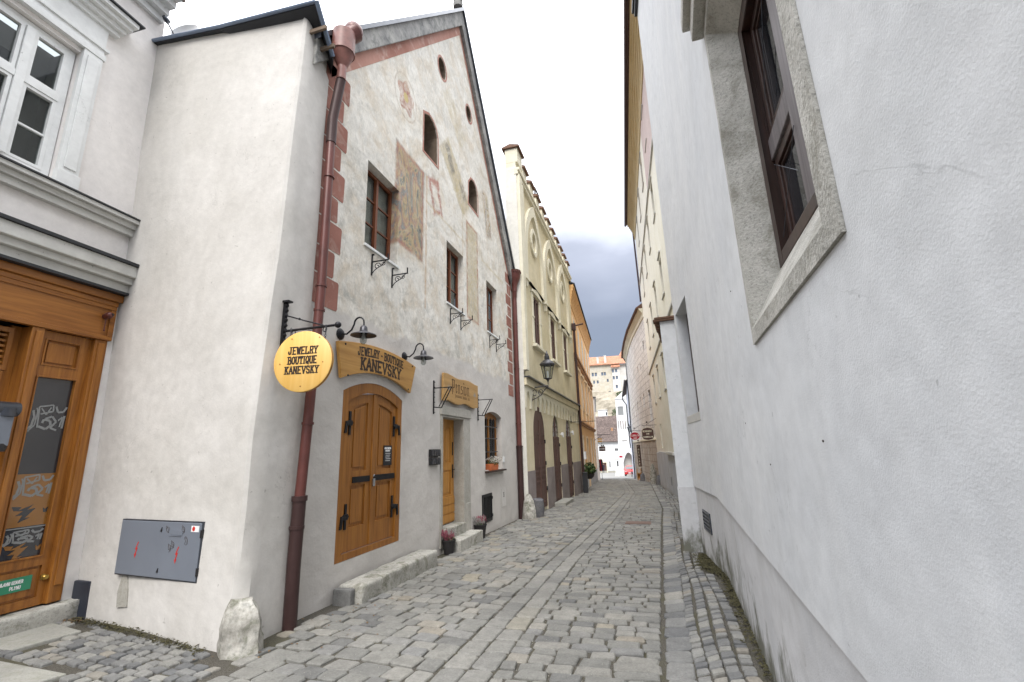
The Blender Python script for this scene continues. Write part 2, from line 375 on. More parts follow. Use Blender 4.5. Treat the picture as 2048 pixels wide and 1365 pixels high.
    edge = m.math('ADD', m.math('ADD', z, m.math('MULTIPLY', x, -.01)), m.math('MULTIPLY', m.noise(1.6, 5), .5))
    f = m.ramp(m.math('SUBTRACT', edge, 3.35), [(.25, 0.), (.33, 1.)])
    m.color(m.mix(f, smooth, pale))
    m.bump(m.noise(28, 5, .7), .35, .008)
    m.bump(m.noise(2.4, 4, .5), .7, .05)
    return m.m
MAT['fresco_wall'] = fresco_wall()

def fresco_paint(name, cols, sc, seed, rot=(0, 0, .3)):
    m = Mt(name, .92, .1)
    v = m.vec((1.6, 1, .8), 'Object', rot)
    n = m.noise(sc, 8, .68, vec=v, dist=1.4)
    k = len(cols)
    c = m.ramp(n, [(.34+.32*i/(k-1), cols[i]) for i in range(k)])
    wear = m.ramp(m.noise(3.1+seed, 9, .78, dist=.8), [(.50, 0.), (.68, .7)])
    m.color(m.mix(wear, c, (.60, .565, .49)))
    m.bump(m.noise(28, 5, .7), .35, .008)
    return m.m
MAT['fresco_dark'] = fresco_paint('fresco_dark', [(.10, .105, .11), (.20, .20, .17), (.44, .36, .20), (.36, .20, .13), (.20, .22, .22), (.52, .46, .34)], 2.4, .1)
MAT['fresco_ochre'] = fresco_paint('fresco_ochre', [(.20, .19, .17), (.38, .33, .22), (.54, .44, .22), (.42, .36, .30), (.58, .52, .38)], 2.2, .5)
MAT['fresco_tan'] = fresco_paint('fresco_tan', [(.24, .20, .15), (.44, .37, .26), (.34, .25, .17), (.52, .45, .34)], 2.8, .9)
MAT['fresco_red'] = fresco_paint('fresco_red', [(.34, .13, .10), (.44, .20, .15), (.40, .24, .16)], 3.0, .3)
MAT['fresco_line'] = fresco_paint('fresco_line', [(.42, .32, .18), (.50, .36, .26), (.46, .40, .28)], 3.0, .7)
MAT['fresco_yellow'] = simple('fresco_yellow', (.50, .42, .20), .9, 0, .1, .3, 8)

# sgraffito facade with a drawn ashlar pattern
def sgraffito(name, scale, c1, c2, line, amt):
    m = Mt(name, .9, .1)
    base = m.mix(m.ramp(m.noise(1.0, 6, .65), [(.35, 0.), (.65, 1.)]), c1, c2)
    b = m.N.new('ShaderNodeTexBrick'); b.inputs['Scale'].default_value = scale
    b.inputs['Brick Width'].default_value = .75; b.inputs['Row Height'].default_value = .42
    b.inputs['Mortar Size'].default_value = .02
    b.inputs['Color1'].default_value = (0, 0, 0, 1); b.inputs['Color2'].default_value = (0, 0, 0, 1)
    b.inputs['Mortar'].default_value = (1, 1, 1, 1)
    m.L.new(m.vec((1, 1, 1), 'UV'), b.inputs['Vector'])
    fig = m.ramp(m.noise(3.2, 6, .75, dist=1.2), [(.50, 0.), (.58, 1.)])
    f = m.math('MAXIMUM', b.outputs[0], m.math('MULTIPLY', fig, .6))
    m.color(m.mix(m.math('MULTIPLY', f, amt), base, line))
    m.bump(m.noise(20, 4), .2, .01)
    return m.m
MAT['sgraffito'] = sgraffito('sgraffito', 1.0, (.63, .605, .57), (.75, .73, .70), (.30, .28, .27), .8)
MAT['sgraffito_low'] = sgraffito('sgraffito_low', 1.0, (.41, .36, .31), (.53, .48, .42), (.22, .18, .15), .7)
MAT['sgraffito_blue'] = sgraffito('sgraffito_blue', 1.6, (.64, .67, .75), (.72, .74, .80), (.36, .40, .52), .55)

def setts_mat(name, cols, spk=.35):
    m = Mt(name, .78, .3)
    g = m.N.new('ShaderNodeNewGeometry')
    c = m.ramp(g.outputs['Random Per Island'], cols)
    n = m.ramp(m.noise(60, 4, .7), [(.35, .80), (.65, 1.18)])
    c = m.mix(spk*2, c, n, 'MULTIPLY')
    n2 = m.ramp(m.noise(.8, 5, .6), [(.3, .82), (.7, 1.12)])
    c = m.mix(1.0, c, n2, 'MULTIPLY')
    n3 = m.ramp(m.noise(11, 5, .7), [(.35, .85), (.65, 1.1)])
    c = m.mix(1.0, c, n3, 'MULTIPLY')
    m.color(c); m.bump(m.noise(45, 4, .6), .55, .006); m.bump(m.noise(9, 3, .5), .5, .02)
    return m.m
MAT['setts'] = setts_mat('setts', [(0., (0.127, 0.127, 0.124)), (.10, (0.169, 0.167, 0.155)), (.4, (0.199, 0.196, 0.179)), (.68, (0.228, 0.221, 0.199)), (.80, (0.188, 0.187, 0.180)), (.92, (0.249, 0.241, 0.216)), (.97, (0.225, 0.204, 0.169)), (1., (0.255, 0.237, 0.188))])
MAT['setts_blue'] = setts_mat('setts_blue', [(0., (.125, .127, .128)), (.4, (.185, .184, .176)), (.7, (.222, .219, .205)), (.9, (.25, .245, .222)), (1., (.235, .212, .175))])
MAT['setts_strip'] = setts_mat('setts_strip', [(0., (.165, .163, .153)), (.5, (.205, .201, .185)), (.9, (.23, .224, .204)), (1., (.235, .22, .178))])
def joint_mat():
    m = Mt('joints', .95, .1)
    c = m.mix(m.ramp(m.noise(140, 3, .7), [(.35, 0.), (.65, 1.)]), (.035, .032, .027), (.14, .13, .11))
    c = m.mix(m.ramp(m.noise(1.6, 7, .7), [(.48, 0.), (.64, .6)]), c, (.075, .072, .038))
    c = m.mix(m.ramp(m.noise(2.4, 6, .7, dist=.5), [(.64, 0.), (.72, .6)]), c, (.13, .07, .04))
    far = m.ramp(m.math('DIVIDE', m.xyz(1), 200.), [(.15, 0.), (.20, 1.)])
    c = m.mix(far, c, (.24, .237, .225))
    m.color(c); m.bump(m.noise(120, 3), .6, .008)
    return m.m
MAT['joints'] = joint_mat()
MAT['terrain'] = simple('terrain', (.12, .13, .07), .95, 0, .1, .4, .2)

# ------------------------------------------------------------------ geometry helpers
class Fr:            # a facade frame: u runs along the wall, w out of it, z up
    def __init__(s, x, y, dx, dy, side):
        l = math.hypot(dx, dy); s.x, s.y, s.dx, s.dy, s.s = x, y, dx/l, dy/l, side
        s.rot = math.atan2(dy, dx)
    def pt(s, u, w=0, z=0):
        return Vector((s.x+u*s.dx-w*s.s*s.dy, s.y+u*s.dy+w*s.s*s.dx, z))
FW = Fr(0, 0, 1, 0, 1)
def FWat(x, y, a=0): return Fr(x, y, math.cos(a), math.sin(a), -1)   # free standing, w towards the camera

def thing(name, label, cat, fr=FW, u=0, w=0, z=0, group=None, kind=None):
    o = bpy.data.objects.new(name, None); COL.objects.link(o)
    o.empty_display_size = .2
    o.location = fr.pt(u, w, z); o.rotation_euler = (0, 0, fr.rot)
    o['label'] = label; o['category'] = cat
    if group: o['group'] = group
    if kind: o['kind'] = kind
    o['_s'] = fr.s
    return o

class MB:
    def __init__(s): s.v = []; s.f = []; s.uv = None
    def add(s, vs, fs):
        b = len(s.v); s.v += [tuple(p) for p in vs]; s.f += [tuple(i+b for i in f) for f in fs]
        return s
    def box(s, u0, u1, w0, w1, z0, z1):
        return s.add([(u0, w0, z0), (u1, w0, z0), (u1, w1, z0), (u0, w1, z0), (u0, w0, z1), (u1, w0, z1), (u1, w1, z1), (u0, w1, z1)],
                     [(0, 3, 2, 1), (4, 5, 6, 7), (0, 1, 5, 4), (1, 2, 6, 5), (2, 3, 7, 6), (3, 0, 4, 7)])
    def prism(s, poly, w0, w1):        # poly in (u,z)
        n = len(poly)
        tri = tessellate_polygon([[Vector((p[0], p[1], 0)) for p in poly]])
        vs = [(p[0], w0, p[1]) for p in poly]+[(p[0], w1, p[1]) for p in poly]
        fs = [tuple(t) for t in tri]+[tuple(i+n for i in reversed(t)) for t in tri]
        fs += [(i, (i+1) % n, (i+1) % n+n, i+n) for i in range(n)]
        return s.add(vs, fs)
    def slab(s, poly, z0, z1):         # poly in (u,w)
        n = len(poly)
        tri = tessellate_polygon([[Vector((p[0], p[1], 0)) for p in poly]])
        z0f = z0 if callable(z0) else (lambda a, b: z0); z1f = z1 if callable(z1) else (lambda a, b: z1)
        vs = [(p[0], p[1], z0f(*p)) for p in poly]+[(p[0], p[1], z1f(*p)) for p in poly]
        fs = [tuple(reversed(t)) for t in tri]+[tuple(i+n for i in t) for t in tri]
        fs += [(i, (i+1) % n, (i+1) % n+n, i+n) for i in range(n)]
        return s.add(vs, fs)
    def sheet(s, outer, holes, w=0., depth=.2, thick=.3):   # wall skin with reveals
        loops = [outer]+holes
        pts = [[Vector((p[0], p[1], 0)) for p in l] for l in loops]
        flat = [p for l in loops for p in l]
        tri = tessellate_polygon(pts)
        s.add([(p[0], w, p[1]) for p in flat], [tuple(t) for t in tri])
        n = len(outer)
        s.add([(p[0], w, p[1]) for p in outer]+[(p[0], w-thick, p[1]) for p in outer], [(i, (i+1) % n, (i+1) % n+n, i+n) for i in range(n)])
        for k, h in enumerate(holes):
            d = depth[k] if hasattr(depth, '__len__') else depth
            n = len(h)
            s.add([(p[0], w, p[1]) for p in h]+[(p[0], w-d, p[1]) for p in h], [(i, (i+1) % n, (i+1) % n+n, i+n) for i in range(n)])
        return s
    def tube(s, pts, r, n=8, cap=True):
        pts = [Vector(p) for p in pts]; m = len(pts)
        rs = r if hasattr(r, '__len__') else [r]*m
        up = None; vs = []
        for i, p in enumerate(pts):
            d = (pts[min(i+1, m-1)]-pts[max(i-1, 0)]).normalized()
            if up is None:
                up = Vector((0, 0, 1)) if abs(d.z) < .9 else Vector((1, 0, 0))
            a = d.cross(up).normalized(); b = a.cross(d).normalized(); up = b
            for k in range(n):
                t = 2*math.pi*k/n
                vs.append(p+a*math.cos(t)*rs[i]+b*math.sin(t)*rs[i])
        fs = [(i*n+k, i*n+(k+1) % n, (i+1)*n+(k+1) % n, (i+1)*n+k) for i in range(m-1) for k in range(n)]
        if cap: fs += [tuple(range(n-1, -1, -1)), tuple((m-1)*n+k for k in range(n))]
        return s.add(vs, fs)
    def lathe(s, prof, c=(0, 0, 0), ax=(0, 0, 1), n=20, capends=True):   # prof (r,h)
        ax = Vector(ax).normalized(); q = Vector((0, 0, 1)).rotation_difference(ax); c = Vector(c)
        vs = []
        for r, h in prof:
            for k in range(n):
                t = 2*math.pi*k/n
                vs.append(c+q @ Vector((r*math.cos(t), r*math.sin(t), h)))
        m = len(prof)
        fs = [(i*n+k, i*n+(k+1) % n, (i+1)*n+(k+1) % n, (i+1)*n+k) for i in range(m-1) for k in range(n)]
        if capends: fs += [tuple(range(n-1, -1, -1)), tuple((m-1)*n+k for k in range(n))]
        return s.add(vs, fs)
    def ball(s, c, r, n=12, sq=(1, 1, 1)):
        prof = [(max(1e-4, math.sin(math.pi*i/8))*r, -math.cos(math.pi*i/8)*r) for i in range(9)]
        b = len(s.v); s.lathe(prof, (0, 0, 0), (0, 0, 1), n)
        for i in range(b, len(s.v)):
            v = s.v[i]; s.v[i] = (v[0]*sq[0]+c[0], v[1]*sq[1]+c[1], v[2]*sq[2]+c[2])
        return s
    def leaves(s, c, rad, count, size, rnd=random):    # small leaf faces through a volume
        for _ in range(count):
            while True:
                p = Vector((rnd.uniform(-1, 1), rnd.uniform(-1, 1), rnd.uniform(-1, 1)))
                if p.length < 1: break
            p = Vector((p.x*rad[0], p.y*rad[1], p.z*rad[2]))+Vector(c)
            a = Vector((rnd.gauss(0, 1), rnd.gauss(0, 1), rnd.gauss(0, 1))).normalized()
            b = a.cross(Vector((rnd.gauss(0, 1), rnd.gauss(0, 1), rnd.gauss(0, 1)))).normalized()
            L = size*rnd.uniform(.6, 1.3)
            s.add([p-a*L*.5, p+b*L*.28, p+a*L*.6, p-b*L*.28], [(0, 1, 2, 3)])
        return s
    def build(s, name, mat, parent=None, side=None, bev=0, smooth=False, jit=0, ang=35, uvs=False, closed=True, rough=0, cuts=0):
        if side is None: side = parent.get('_s', 1) if parent else 1
        if parent and parent.type == 'MESH' and '_s' in parent: side = parent['_s']
        me = bpy.data.meshes.new(name)
        vs = [(v[0], v[1]*side, v[2]) for v in s.v]
        me.from_pydata(vs, [], s.f)
        bm = bmesh.new(); bm.from_mesh(me)
        if closed:
            bmesh.ops.remove_doubles(bm, verts=bm.verts, dist=1e-5)
            bmesh.ops.recalc_face_normals(bm, faces=bm.faces)
        if bev:
            bmesh.ops.bevel(bm, geom=[e for e in bm.edges if e.calc_face_angle(0) > .5], offset=bev, segments=2, affect='EDGES', profile=.6)
        if rough:
            long_ = [e for e in bm.edges if e.calc_length() > .12]
            for _ in range(4):
                long_ = [e for e in bm.edges if e.calc_length() > .07]
                if not long_ or len(bm.verts) > 30000: break
                bmesh.ops.subdivide_edges(bm, edges=long_, cuts=1, use_grid_fill=True)
            bmesh.ops.triangulate(bm, faces=[f for f in bm.faces if len(f.verts) > 4])
            bm.normal_update()
            for v in bm.verts:
                q_ = v.co
                v.co = q_+v.normal*rough*(mnoise.fractal(q_*5.0, 1.0, 2.0, 4)*1.2+mnoise.fractal(q_*19.0, 1.0, 2.0, 3)*.35)
        if jit:
            for v in bm.verts: v.co += Vector((random.uniform(-jit, jit), random.uniform(-jit, jit), random.uniform(-jit, jit)))
        bm.to_mesh(me); bm.free()
        if uvs:
            uvl = me.uv_layers.new()
            for p in me.polygons:
                nn = p.normal
                for li in p.loop_indices:
                    co = me.vertices[me.loops[li].vertex_index].co
                    uvl.data[li].uv = (co.x+co.y*.999 if uvs == 'wall' else co.x, co.z if uvs == 'wall' or abs(nn.z) < .9 else co.y)
        if smooth:
            me.shade_smooth(); me.set_sharp_from_angle(angle=R(ang))
        me.materials.append(MAT[mat] if isinstance(mat, str) else mat)
        o = bpy.data.objects.new(name, me); COL.objects.link(o)
        if parent: o.parent = parent
        o['_s'] = side
        return o

def tag(o, label, cat, group=None, kind=None):
    o['label'] = label; o['category'] = cat
    if group: o['group'] = group
    if kind: o['kind'] = kind
    return o
def struct(o): o['kind'] = 'structure'; return o

def dup(o, parent=None):                # copy a thing with its parts and sub-parts
    c = o.copy(); COL.objects.link(c)
    if parent is not None: c.parent = parent
    for ch in [x for x in COL.objects if x.parent == o]: dup(ch, c)
    return c
def place(src, fr, u, w, z, label):
    o = dup(src); o.location = fr.pt(u, w, z); o.rotation_euler = (0, 0, fr.rot); o['label'] = label
    return o

def rect(u0, u1, z0, z1): return [(u0, z0), (u1, z0), (u1, z1), (u0, z1)]
def arch(u0, u1, z0, zs, rise, n=12, pointed=False):
    c = (u0+u1)/2; h = (u1-u0)/2; p = [(u0, z0), (u1, z0)]
    if pointed:
        Rr = (h*h+rise*rise)/(2*h); a1 = math.atan2(rise, Rr-h)
        for i in range(n+1):
            t = a1*i/n; p.append((u1-Rr+Rr*math.cos(t), zs+Rr*math.sin(t)))
        for i in range(n-1, -1, -1):
            t = a1*i/n; p.append((u0+Rr-Rr*math.cos(t), zs+Rr*math.sin(t)))
    else:
        for i in range(n+1):
            t = -1+2*i/n
            p.append((c-h*t, zs+rise*(1-t*t)))
    return p
def ell(cu, cz, ru, rz, n=24): return [(cu+ru*math.cos(2*math.pi*i/n), cz+rz*math.sin(2*math.pi*i/n)) for i in range(n)]
def ring(mb, pts_out, pts_in, w0, w1):
    n = len(pts_out)
    vs = [(p[0], w0, p[1]) for p in pts_out]+[(p[0], w0, p[1]) for p in pts_in]+[(p[0], w1, p[1]) for p in pts_out]+[(p[0], w1, p[1]) for p in pts_in]
    fs = []
    for i in range(n):
        j = (i+1) % n
        fs += [(i, j, n+j, n+i), (2*n+i, 3*n+i, 3*n+j, 2*n+j), (i, 2*n+i, 2*n+j, j), (n+i, n+j, 3*n+j, 3*n+i)]
    return mb.add(vs, fs)
def offs(poly, d):      # scale about the centre by an absolute amount
    us = [p[0] for p in poly]; zs = [p[1] for p in poly]
    cu = (min(us)+max(us))/2; cz = (min(zs)+max(zs))/2; hu = (max(us)-min(us))/2; hz = (max(zs)-min(zs))/2
    return [(cu+(p[0]-cu)*(hu+d)/hu, cz+(p[1]-cz)*(hz+d)/hz) for p in poly]

# ------------------------------------------------------------------ lettering: slab letters from strokes
GL = {
 'A': ([[(0, 0), (.5, 1), (1, 0)], [(.22, .35), (.78, .35)]], [(0, 0), (1, 0)]),
 'B': ([[(.15, 0), (.15, 1)], [(.15, 1), (.7, 1), (.85, .85), (.85, .65), (.7, .53), (.15, .53)], [(.7, .53), (.92, .38), (.92, .15), (.75, 0), (.15, 0)]], [(.1, 0), (.1, 1)]),
 'C': ([[(.9, .8), (.7, 1), (.3, 1), (.08, .75), (.08, .25), (.3, 0), (.7, 0), (.9, .2)]], []),
 'D': ([[(.15, 0), (.15, 1), (.6, 1), (.9, .7), (.9, .3), (.6, 0), (.15, 0)]], [(.1, 0), (.1, 1)]),
 'E': ([[(.85, 1), (.15, 1), (.15, 0), (.9, 0)], [(.15, .5), (.65, .5)]], [(.1, 0), (.1, 1)]),
 'F': ([[(.85, 1), (.15, 1), (.15, 0)], [(.15, .5), (.65, .5)]], [(.15, 0), (.1, 1)]),
 'G': ([[(.9, .8), (.7, 1), (.3, 1), (.08, .75), (.08, .25), (.3, 0), (.7, 0), (.9, .15), (.9, .45), (.6, .45)]], []),
 'H': ([[(.12, 0), (.12, 1)], [(.88, 0), (.88, 1)], [(.12, .5), (.88, .5)]], [(.12, 0), (.12, 1), (.88, 0), (.88, 1)]),
 'I': ([[(.5, 0), (.5, 1)]], [(.5, 0), (.5, 1)]),
 'J': ([[(.7, 1), (.7, .22), (.5, .02), (.25, .02), (.08, .2), (.1, .36)]], [(.7, 1)]),
 'K': ([[(.15, 0), (.15, 1)], [(.85, 1), (.2, .45)], [(.38, .6), (.9, 0)]], [(.15, 0), (.15, 1), (.85, 1), (.9, 0)]),
 'L': ([[(.15, 1), (.15, 0), (.88, 0), (.88, .22)]], [(.15, 0), (.15, 1)]),
 'M': ([[(.1, 0), (.12, 1), (.5, .3), (.88, 1), (.9, 0)]], [(.1, 0), (.9, 0)]),
 'N': ([[(.12, 0), (.12, 1), (.88, 0), (.88, 1)]], [(.12, 0), (.88, 1), (.12, 1)]),
 'O': ([[(.5, 1), (.2, .9), (.07, .5), (.2, .1), (.5, 0), (.8, .1), (.93, .5), (.8, .9), (.5, 1)]], []),
 'P': ([[(.15, 0), (.15, 1), (.7, 1), (.9, .85), (.9, .6), (.7, .45), (.15, .45)]], [(.15, 0)]),
 'Q': ([[(.5, 1), (.2, .9), (.07, .5), (.2, .1), (.5, 0), (.8, .1), (.93, .5), (.8, .9), (.5, 1)], [(.55, .25), (.9, -.12)]], []),
 'R': ([[(.15, 0), (.15, 1), (.7, 1), (.88, .85), (.88, .65), (.7, .5), (.15, .5)], [(.6, .5), (.9, 0)]], [(.15, 0), (.92, 0)]),
 'S': ([[(.85, .78), (.7, .98), (.3, 1), (.12, .8), (.2, .6), (.8, .42), (.88, .2), (.7, 0), (.3, .02), (.12, .22)]], []),
 'T': ([[(.5, 0), (.5, 1)], [(.08, .8), (.08, 1), (.92, 1), (.92, .8)]], [(.5, 0)]),
 'U': ([[(.12, 1), (.12, .25), (.3, 0), (.7, 0), (.88, .25), (.88, 1)]], [(.12, 1), (.88, 1)]),
 'V': ([[(.03, 1), (.5, 0), (.97, 1)]], [(.06, 1), (.94, 1)]),
 'W': ([[(0, 1), (.27, 0), (.5, .8), (.73, 0), (1, 1)]], [(.02, 1), (.98, 1)]),
 'Y': ([[(.05, 1), (.5, .48), (.95, 1)], [(.5, .48), (.5, 0)]], [(.5, 0), (.08, 1), (.92, 1)]),
 'Z': ([[(.1, 1), (.9, 1), (.1, 0), (.9, 0)]], []),
 '-': ([[(.15, .45), (.85, .45)]], []),
 'p': ([[(.15, -.1), (.15, .95)], [(.0, .9), (.5, 1), (.85, .8), (.85, .4), (.5, .25), (.15, .32)]], []),
 'e': ([[(.75, .12), (.4, 0), (.1, .15), (.1, .5), (.4, .68), (.75, .5), (.12, .28)]], []),
 'n': ([[(.12, 0), (.12, .62)], [(.12, .55), (.5, .68), (.82, .5), (.82, 0)]], []),
 's': ([[(.75, .6), (.3, .66), (.12, .5), (.75, .2), (.6, 0), (.1, .06)]], []),
 'i': ([[(.5, 0), (.5, .62)], [(.38, .9), (.62, 1)]], []),
 'o': ([[(.45, .68), (.12, .5), (.12, .15), (.45, 0), (.8, .15), (.8, .5), (.45, .68)]], []),
}
_k = [0]
def text(mb, s, u, z, h, wd, w, th=.2, serif=True, gap=.22, curve=None, mir=1, sl=.25):
    """letters as stroke quads standing proud of plane w; wd = width of one letter"""
    th = th*h
    x = 0.0
    for ch in s:
        if ch == ' ': x += wd*.7; continue
        st, sf = GL[ch]
        cw = wd*(.5 if ch in 'I-i' else 1.0)
        def P(p, x=x, cw=cw):
            uu = x+p[0]*cw; zz = p[1]*h
            return (uu, zz)
        segs = []
        for pl in st:
            q = [P(p) for p in pl]
            for a, b in zip(q, q[1:]): segs.append((a, b, th))
        if serif:
            for p in sf:
                a = P(p); segs.append(((a[0]-h*sl*.62, a[1]), (a[0]+h*sl*.62, a[1]), th*.62))
        for a, b, t in segs:
            _k[0] = (_k[0]+1) % 23
            ww = w+.0006+_k[0]*.00005
            dx, dz = b[0]-a[0], b[1]-a[1]; l = math.hypot(dx, dz) or 1e-6
            ex, ez = dx/l*t*.42, dz/l*t*.42; nx, nz_ = -dz/l*t/2, dx/l*t/2
            q = [(a[0]-ex+nx, a[1]-ez+nz_), (a[0]-ex-nx, a[1]-ez-nz_), (b[0]+ex-nx, b[1]+ez-nz_), (b[0]+ex+nx, b[1]+ez+nz_)]
            q = [(u+mir*p[0], z+p[1]+(curve(p[0]) if curve else 0)) for p in q]
            mb.add([(p[0], ww, p[1]) for p in q], [(0, 1, 2, 3)])
        x += cw+wd*gap
    return x-wd*gap
def textw(s, wd, gap=.22):
    x = 0
    for ch in s: x += wd*.7 if ch == ' ' else wd*(.5 if ch in 'I-i' else 1.0)+wd*gap
    return x-wd*gap

# ------------------------------------------------------------------ reusable builders
def window(parent, u0, u1, z0, z1, wb, frame='wood_window', cols=2, rows=3, fw=.06, bar=.025, pane='glass', backing=None, proud=.05, poly=None, split=.5):
    """frame + panes set at depth wb; the panes are a sub-part"""
    f = MB()
    f.box(u0, u1, wb, wb+proud, z0, z0+fw).box(u0, u1, wb, wb+proud, z1-fw, z1)
    f.box(u0, u0+fw, wb, wb+proud, z0+fw, z1-fw).box(u1-fw, u1, wb, wb+proud, z0+fw, z1-fw)
    iu0, iu1, iz0, iz1 = u0+fw, u1-fw, z0+fw, z1-fw
    for c in range(1, cols):
        uc = iu0+(iu1-iu0)*c/cols
        f.box(uc-fw*.55, uc+fw*.55, wb+.002, wb+proud+.012, iz0, iz1)
    for c in range(cols):
        a = iu0+(iu1-iu0)*c/cols; b = iu0+(iu1-iu0)*(c+1)/cols
        for r in range(1, rows):
            zc = iz0+(iz1-iz0)*r/rows
            f.box(a+.001, b-.001, wb+.004, wb+proud*.7, zc-bar/2, zc+bar/2)
    fo = f.build('window', frame, parent)
    MB().box(iu0-.01, iu1+.01, wb+.010, wb+.016, iz0-.01, iz1+.01).build('pane', pane, fo)
    if backing: MB().box(u0+.01, u1-.01, wb-.035, wb-.03, z0+.01, z1-.01).build('curtain', backing, fo)
    return fo

def roof_shape(name, mat, parent, pts, th=.12, side=None, uvs=True):
    mb = MB(); n = len(pts)
    mb.add([p for p in pts]+[(p[0], p[1], p[2]-th) for p in pts], [tuple(range(n)), tuple(range(2*n-1, n-1, -1))]+[(i, (i+1) % n, (i+1) % n+n, i+n) for i in range(n)])
    return mb.build(name, mat, parent, side, uvs=uvs)

# ================================================================== GROUND
_ty = [-30, 0, 4, 13, 22, 32, 38, 50, 60, 78, 95, 5000]
_tz = [.6, .08, 0, -.2, -.43, -.66, -.88, -1.5, -1.98, -2.85, -3.1, -3.1]
def interp(y, ty, tz):
    if y <= ty[0]: return tz[0]
    for i in range(1, len(ty)):
        if y <= ty[i]:
            t = (y-ty[i-1])/(ty[i]-ty[i-1]); return tz[i-1]+(tz[i]-tz[i-1])*t
    return tz[-1]
def sm(t): t = max(0, min(1, t)); return t*t*(3-2*t)
def gz(x, y):
    z = interp(y, _ty, _tz)
    z += .10*sm((x-.02)/.5)*(1-sm((y-9)/3))
    z += .05*sm((-3.3-x)/2.)*(1-sm((y-6)/3))
    return z
def XL(y): return interp(y, [-9, 3.57, 3.6, 12.9, 13, 22.1, 37, 38, 52, 60, 95], [-7.5, -7.5, -3.55, -3.6, -3.35, -3.38, -4.1, -4.7, -6.4, -8.5, -11])
def XR(y): return interp(y, [-9, 0, 6.4, 8.1, 8.12, 14.9, 15, 29.6, 32, 35.6, 39.5, 44, 50, 60, 75, 95], [0., .43, .73, .61, .36, 1.0, 1.13, .40, .05, -.5, -.95, -1.35, -1.6, -2.2, -2.6, -3])
def SL(y): return interp(y, [-9, 3.5, 7.6, 12.9, 23.3, 32.6, 60, 90], [-1.75, -1.70, -1.67, -1.47, -1.32, -2.10, -4.2, -7])
def SW(y): return .42
def KB(y): return interp(y, [-9, 3.8, 8.4, 12, 15.7, 30, 36, 60], [-.12, -.07, .02, .09, .19, -.15, -1.05, -3.2])

def stone(mb, cx, cy, hx, hy, top, rnd, ang=0., tilt=.020, rd=.11, sink=.05):
    n = 8; r = min(hx, hy)*rd*2
    base = [(hx, -hy+r), (hx, hy-r), (hx-r, hy), (-hx+r, hy), (-hx, hy-r), (-hx, -hy+r), (-hx+r, -hy), (hx-r, -hy)]
    ca, sa = math.cos(ang), math.sin(ang)
    tx, ty_ = rnd.uniform(-tilt, tilt)*2, rnd.uniform(-tilt, tilt)*2
    P = []
    for (x, y) in base:
        x += rnd.uniform(-1, 1)*hx*.09; y += rnd.uniform(-1, 1)*hy*.09
        P.append((x, y))
    vs = []
    for k, (sc, dz) in enumerate(((1., -sink), (.985, -.009), (.90, 0.))):
        for (x, y) in P:
            x2, y2 = x*sc, y*sc
            X = cx+x2*ca-y2*sa; Y = cy+x2*sa+y2*ca
            vs.append((X, Y, gz(X, Y)+top+dz+(x2*tx+y2*ty_ if k else 0)))
    fs = []
    for k in (0, 1):
        fs += [(k*8+i, k*8+(i+1) % 8, (k+1)*8+(i+1) % 8, (k+1)*8+i) for i in range(8)]
    fs.append(tuple(range(16, 24)))
    mb.add(vs, fs)

rnd = random.Random(3)
lane = MB(); strip = MB(); verge = MB()
def cell(mb, x0, x1, y0, y1, gap, top=0., shear=0., wob=0.):
    cx, cy = (x0+x1)/2, (y0+y1)/2+wob
    stone(mb, cx, cy+shear*cx, (x1-x0)/2-gap, (y1-y0)/2-gap, top+rnd.uniform(-.007, .007), rnd, ang=rnd.uniform(-.05, .05)+shear*.8)
# left lane, slightly skewed courses
y = 1.6
while y < 50:
    d = rnd.uniform(.15, .21) if y < 30 else .24
    lo = max(XL(y+.6)+.02, -7.0) if y > 3.75 else -3.35+rnd.uniform(-.15, .15)
    x = SL(y)-.006
    while x > lo+.08:
        wd = min(rnd.uniform(.15, .30), x-lo)
        if wd < .09: break
        yy = y
        cx = x-wd/2
        cy = yy+d/2-.16*(cx-SL(y))*.6
        stone(lane, cx, cy, wd/2-.0075, d/2-.007, rnd.uniform(-.008, .008), rnd, ang=-.09+rnd.uniform(-.06, .06))
        x -= wd
    y += d
# right lane
y = 1.6
while y < 52:
    d = rnd.uniform(.125, .165) if y < 30 else .2
    x = SL(y)+SW(y)+.004; hi = KB(y)-.01
    ph = rnd.uniform(0, .2)
    first = True
    while x < hi-.05:
        wd = rnd.uniform(.17, .33)*(.6 if first else 1); first = False
        if hi-(x+wd) < .1: wd = hi-x
        stone(lane, x+wd/2, y+d/2+.03*math.sin(x*3+y), wd/2-.007, d/2-.0065, rnd.uniform(-.007, .007), rnd, ang=rnd.uniform(-.04, .04)+.03)
        x += wd
    y += d
# pale double strip and the row beside the kerb joint
for k in (0, 1):
    y = 1.6
    while y < 46:
        d = rnd.uniform(.24, .36)
        x = SL(y+d/2)+k*.21+.105
        stone(strip, x, y+d/2, .101, d/2-.005, rnd.uniform(-.004, .002), rnd, ang=math.atan2(-(SL(y+d)-SL(y)), d), tilt=.006, rd=.12)
        y += d
y = 1.6
while y < 34:
    d = rnd.uniform(.17, .30)
    x = KB(y+d/2)+.125
    stone(verge, x, y+d/2, .105, d/2-.009, rnd.uniform(-.006, .004), rnd, ang=math.atan2(-(KB(y+d)-KB(y)), d), rd=.14)
    y += d
# small setts in courses along the right-hand wall
for k in range(8):
    y = 1.6
    while y < 33:
        d = rnd.uniform(.085, .13)
        x = KB(y)+.265+.108*k+.014*math.sin(y*2.2+k)
        if x+.045 < XR(y)-.012-.02*rnd.random() and not (6.6 < y < 7.75 and x > .48+.1*rnd.random()):
            stone(verge, x, y+d/2, .045, d/2-.008, rnd.uniform(-.012, .008), rnd, ang=rnd.uniform(-.1, .1), tilt=.03)
        y += d
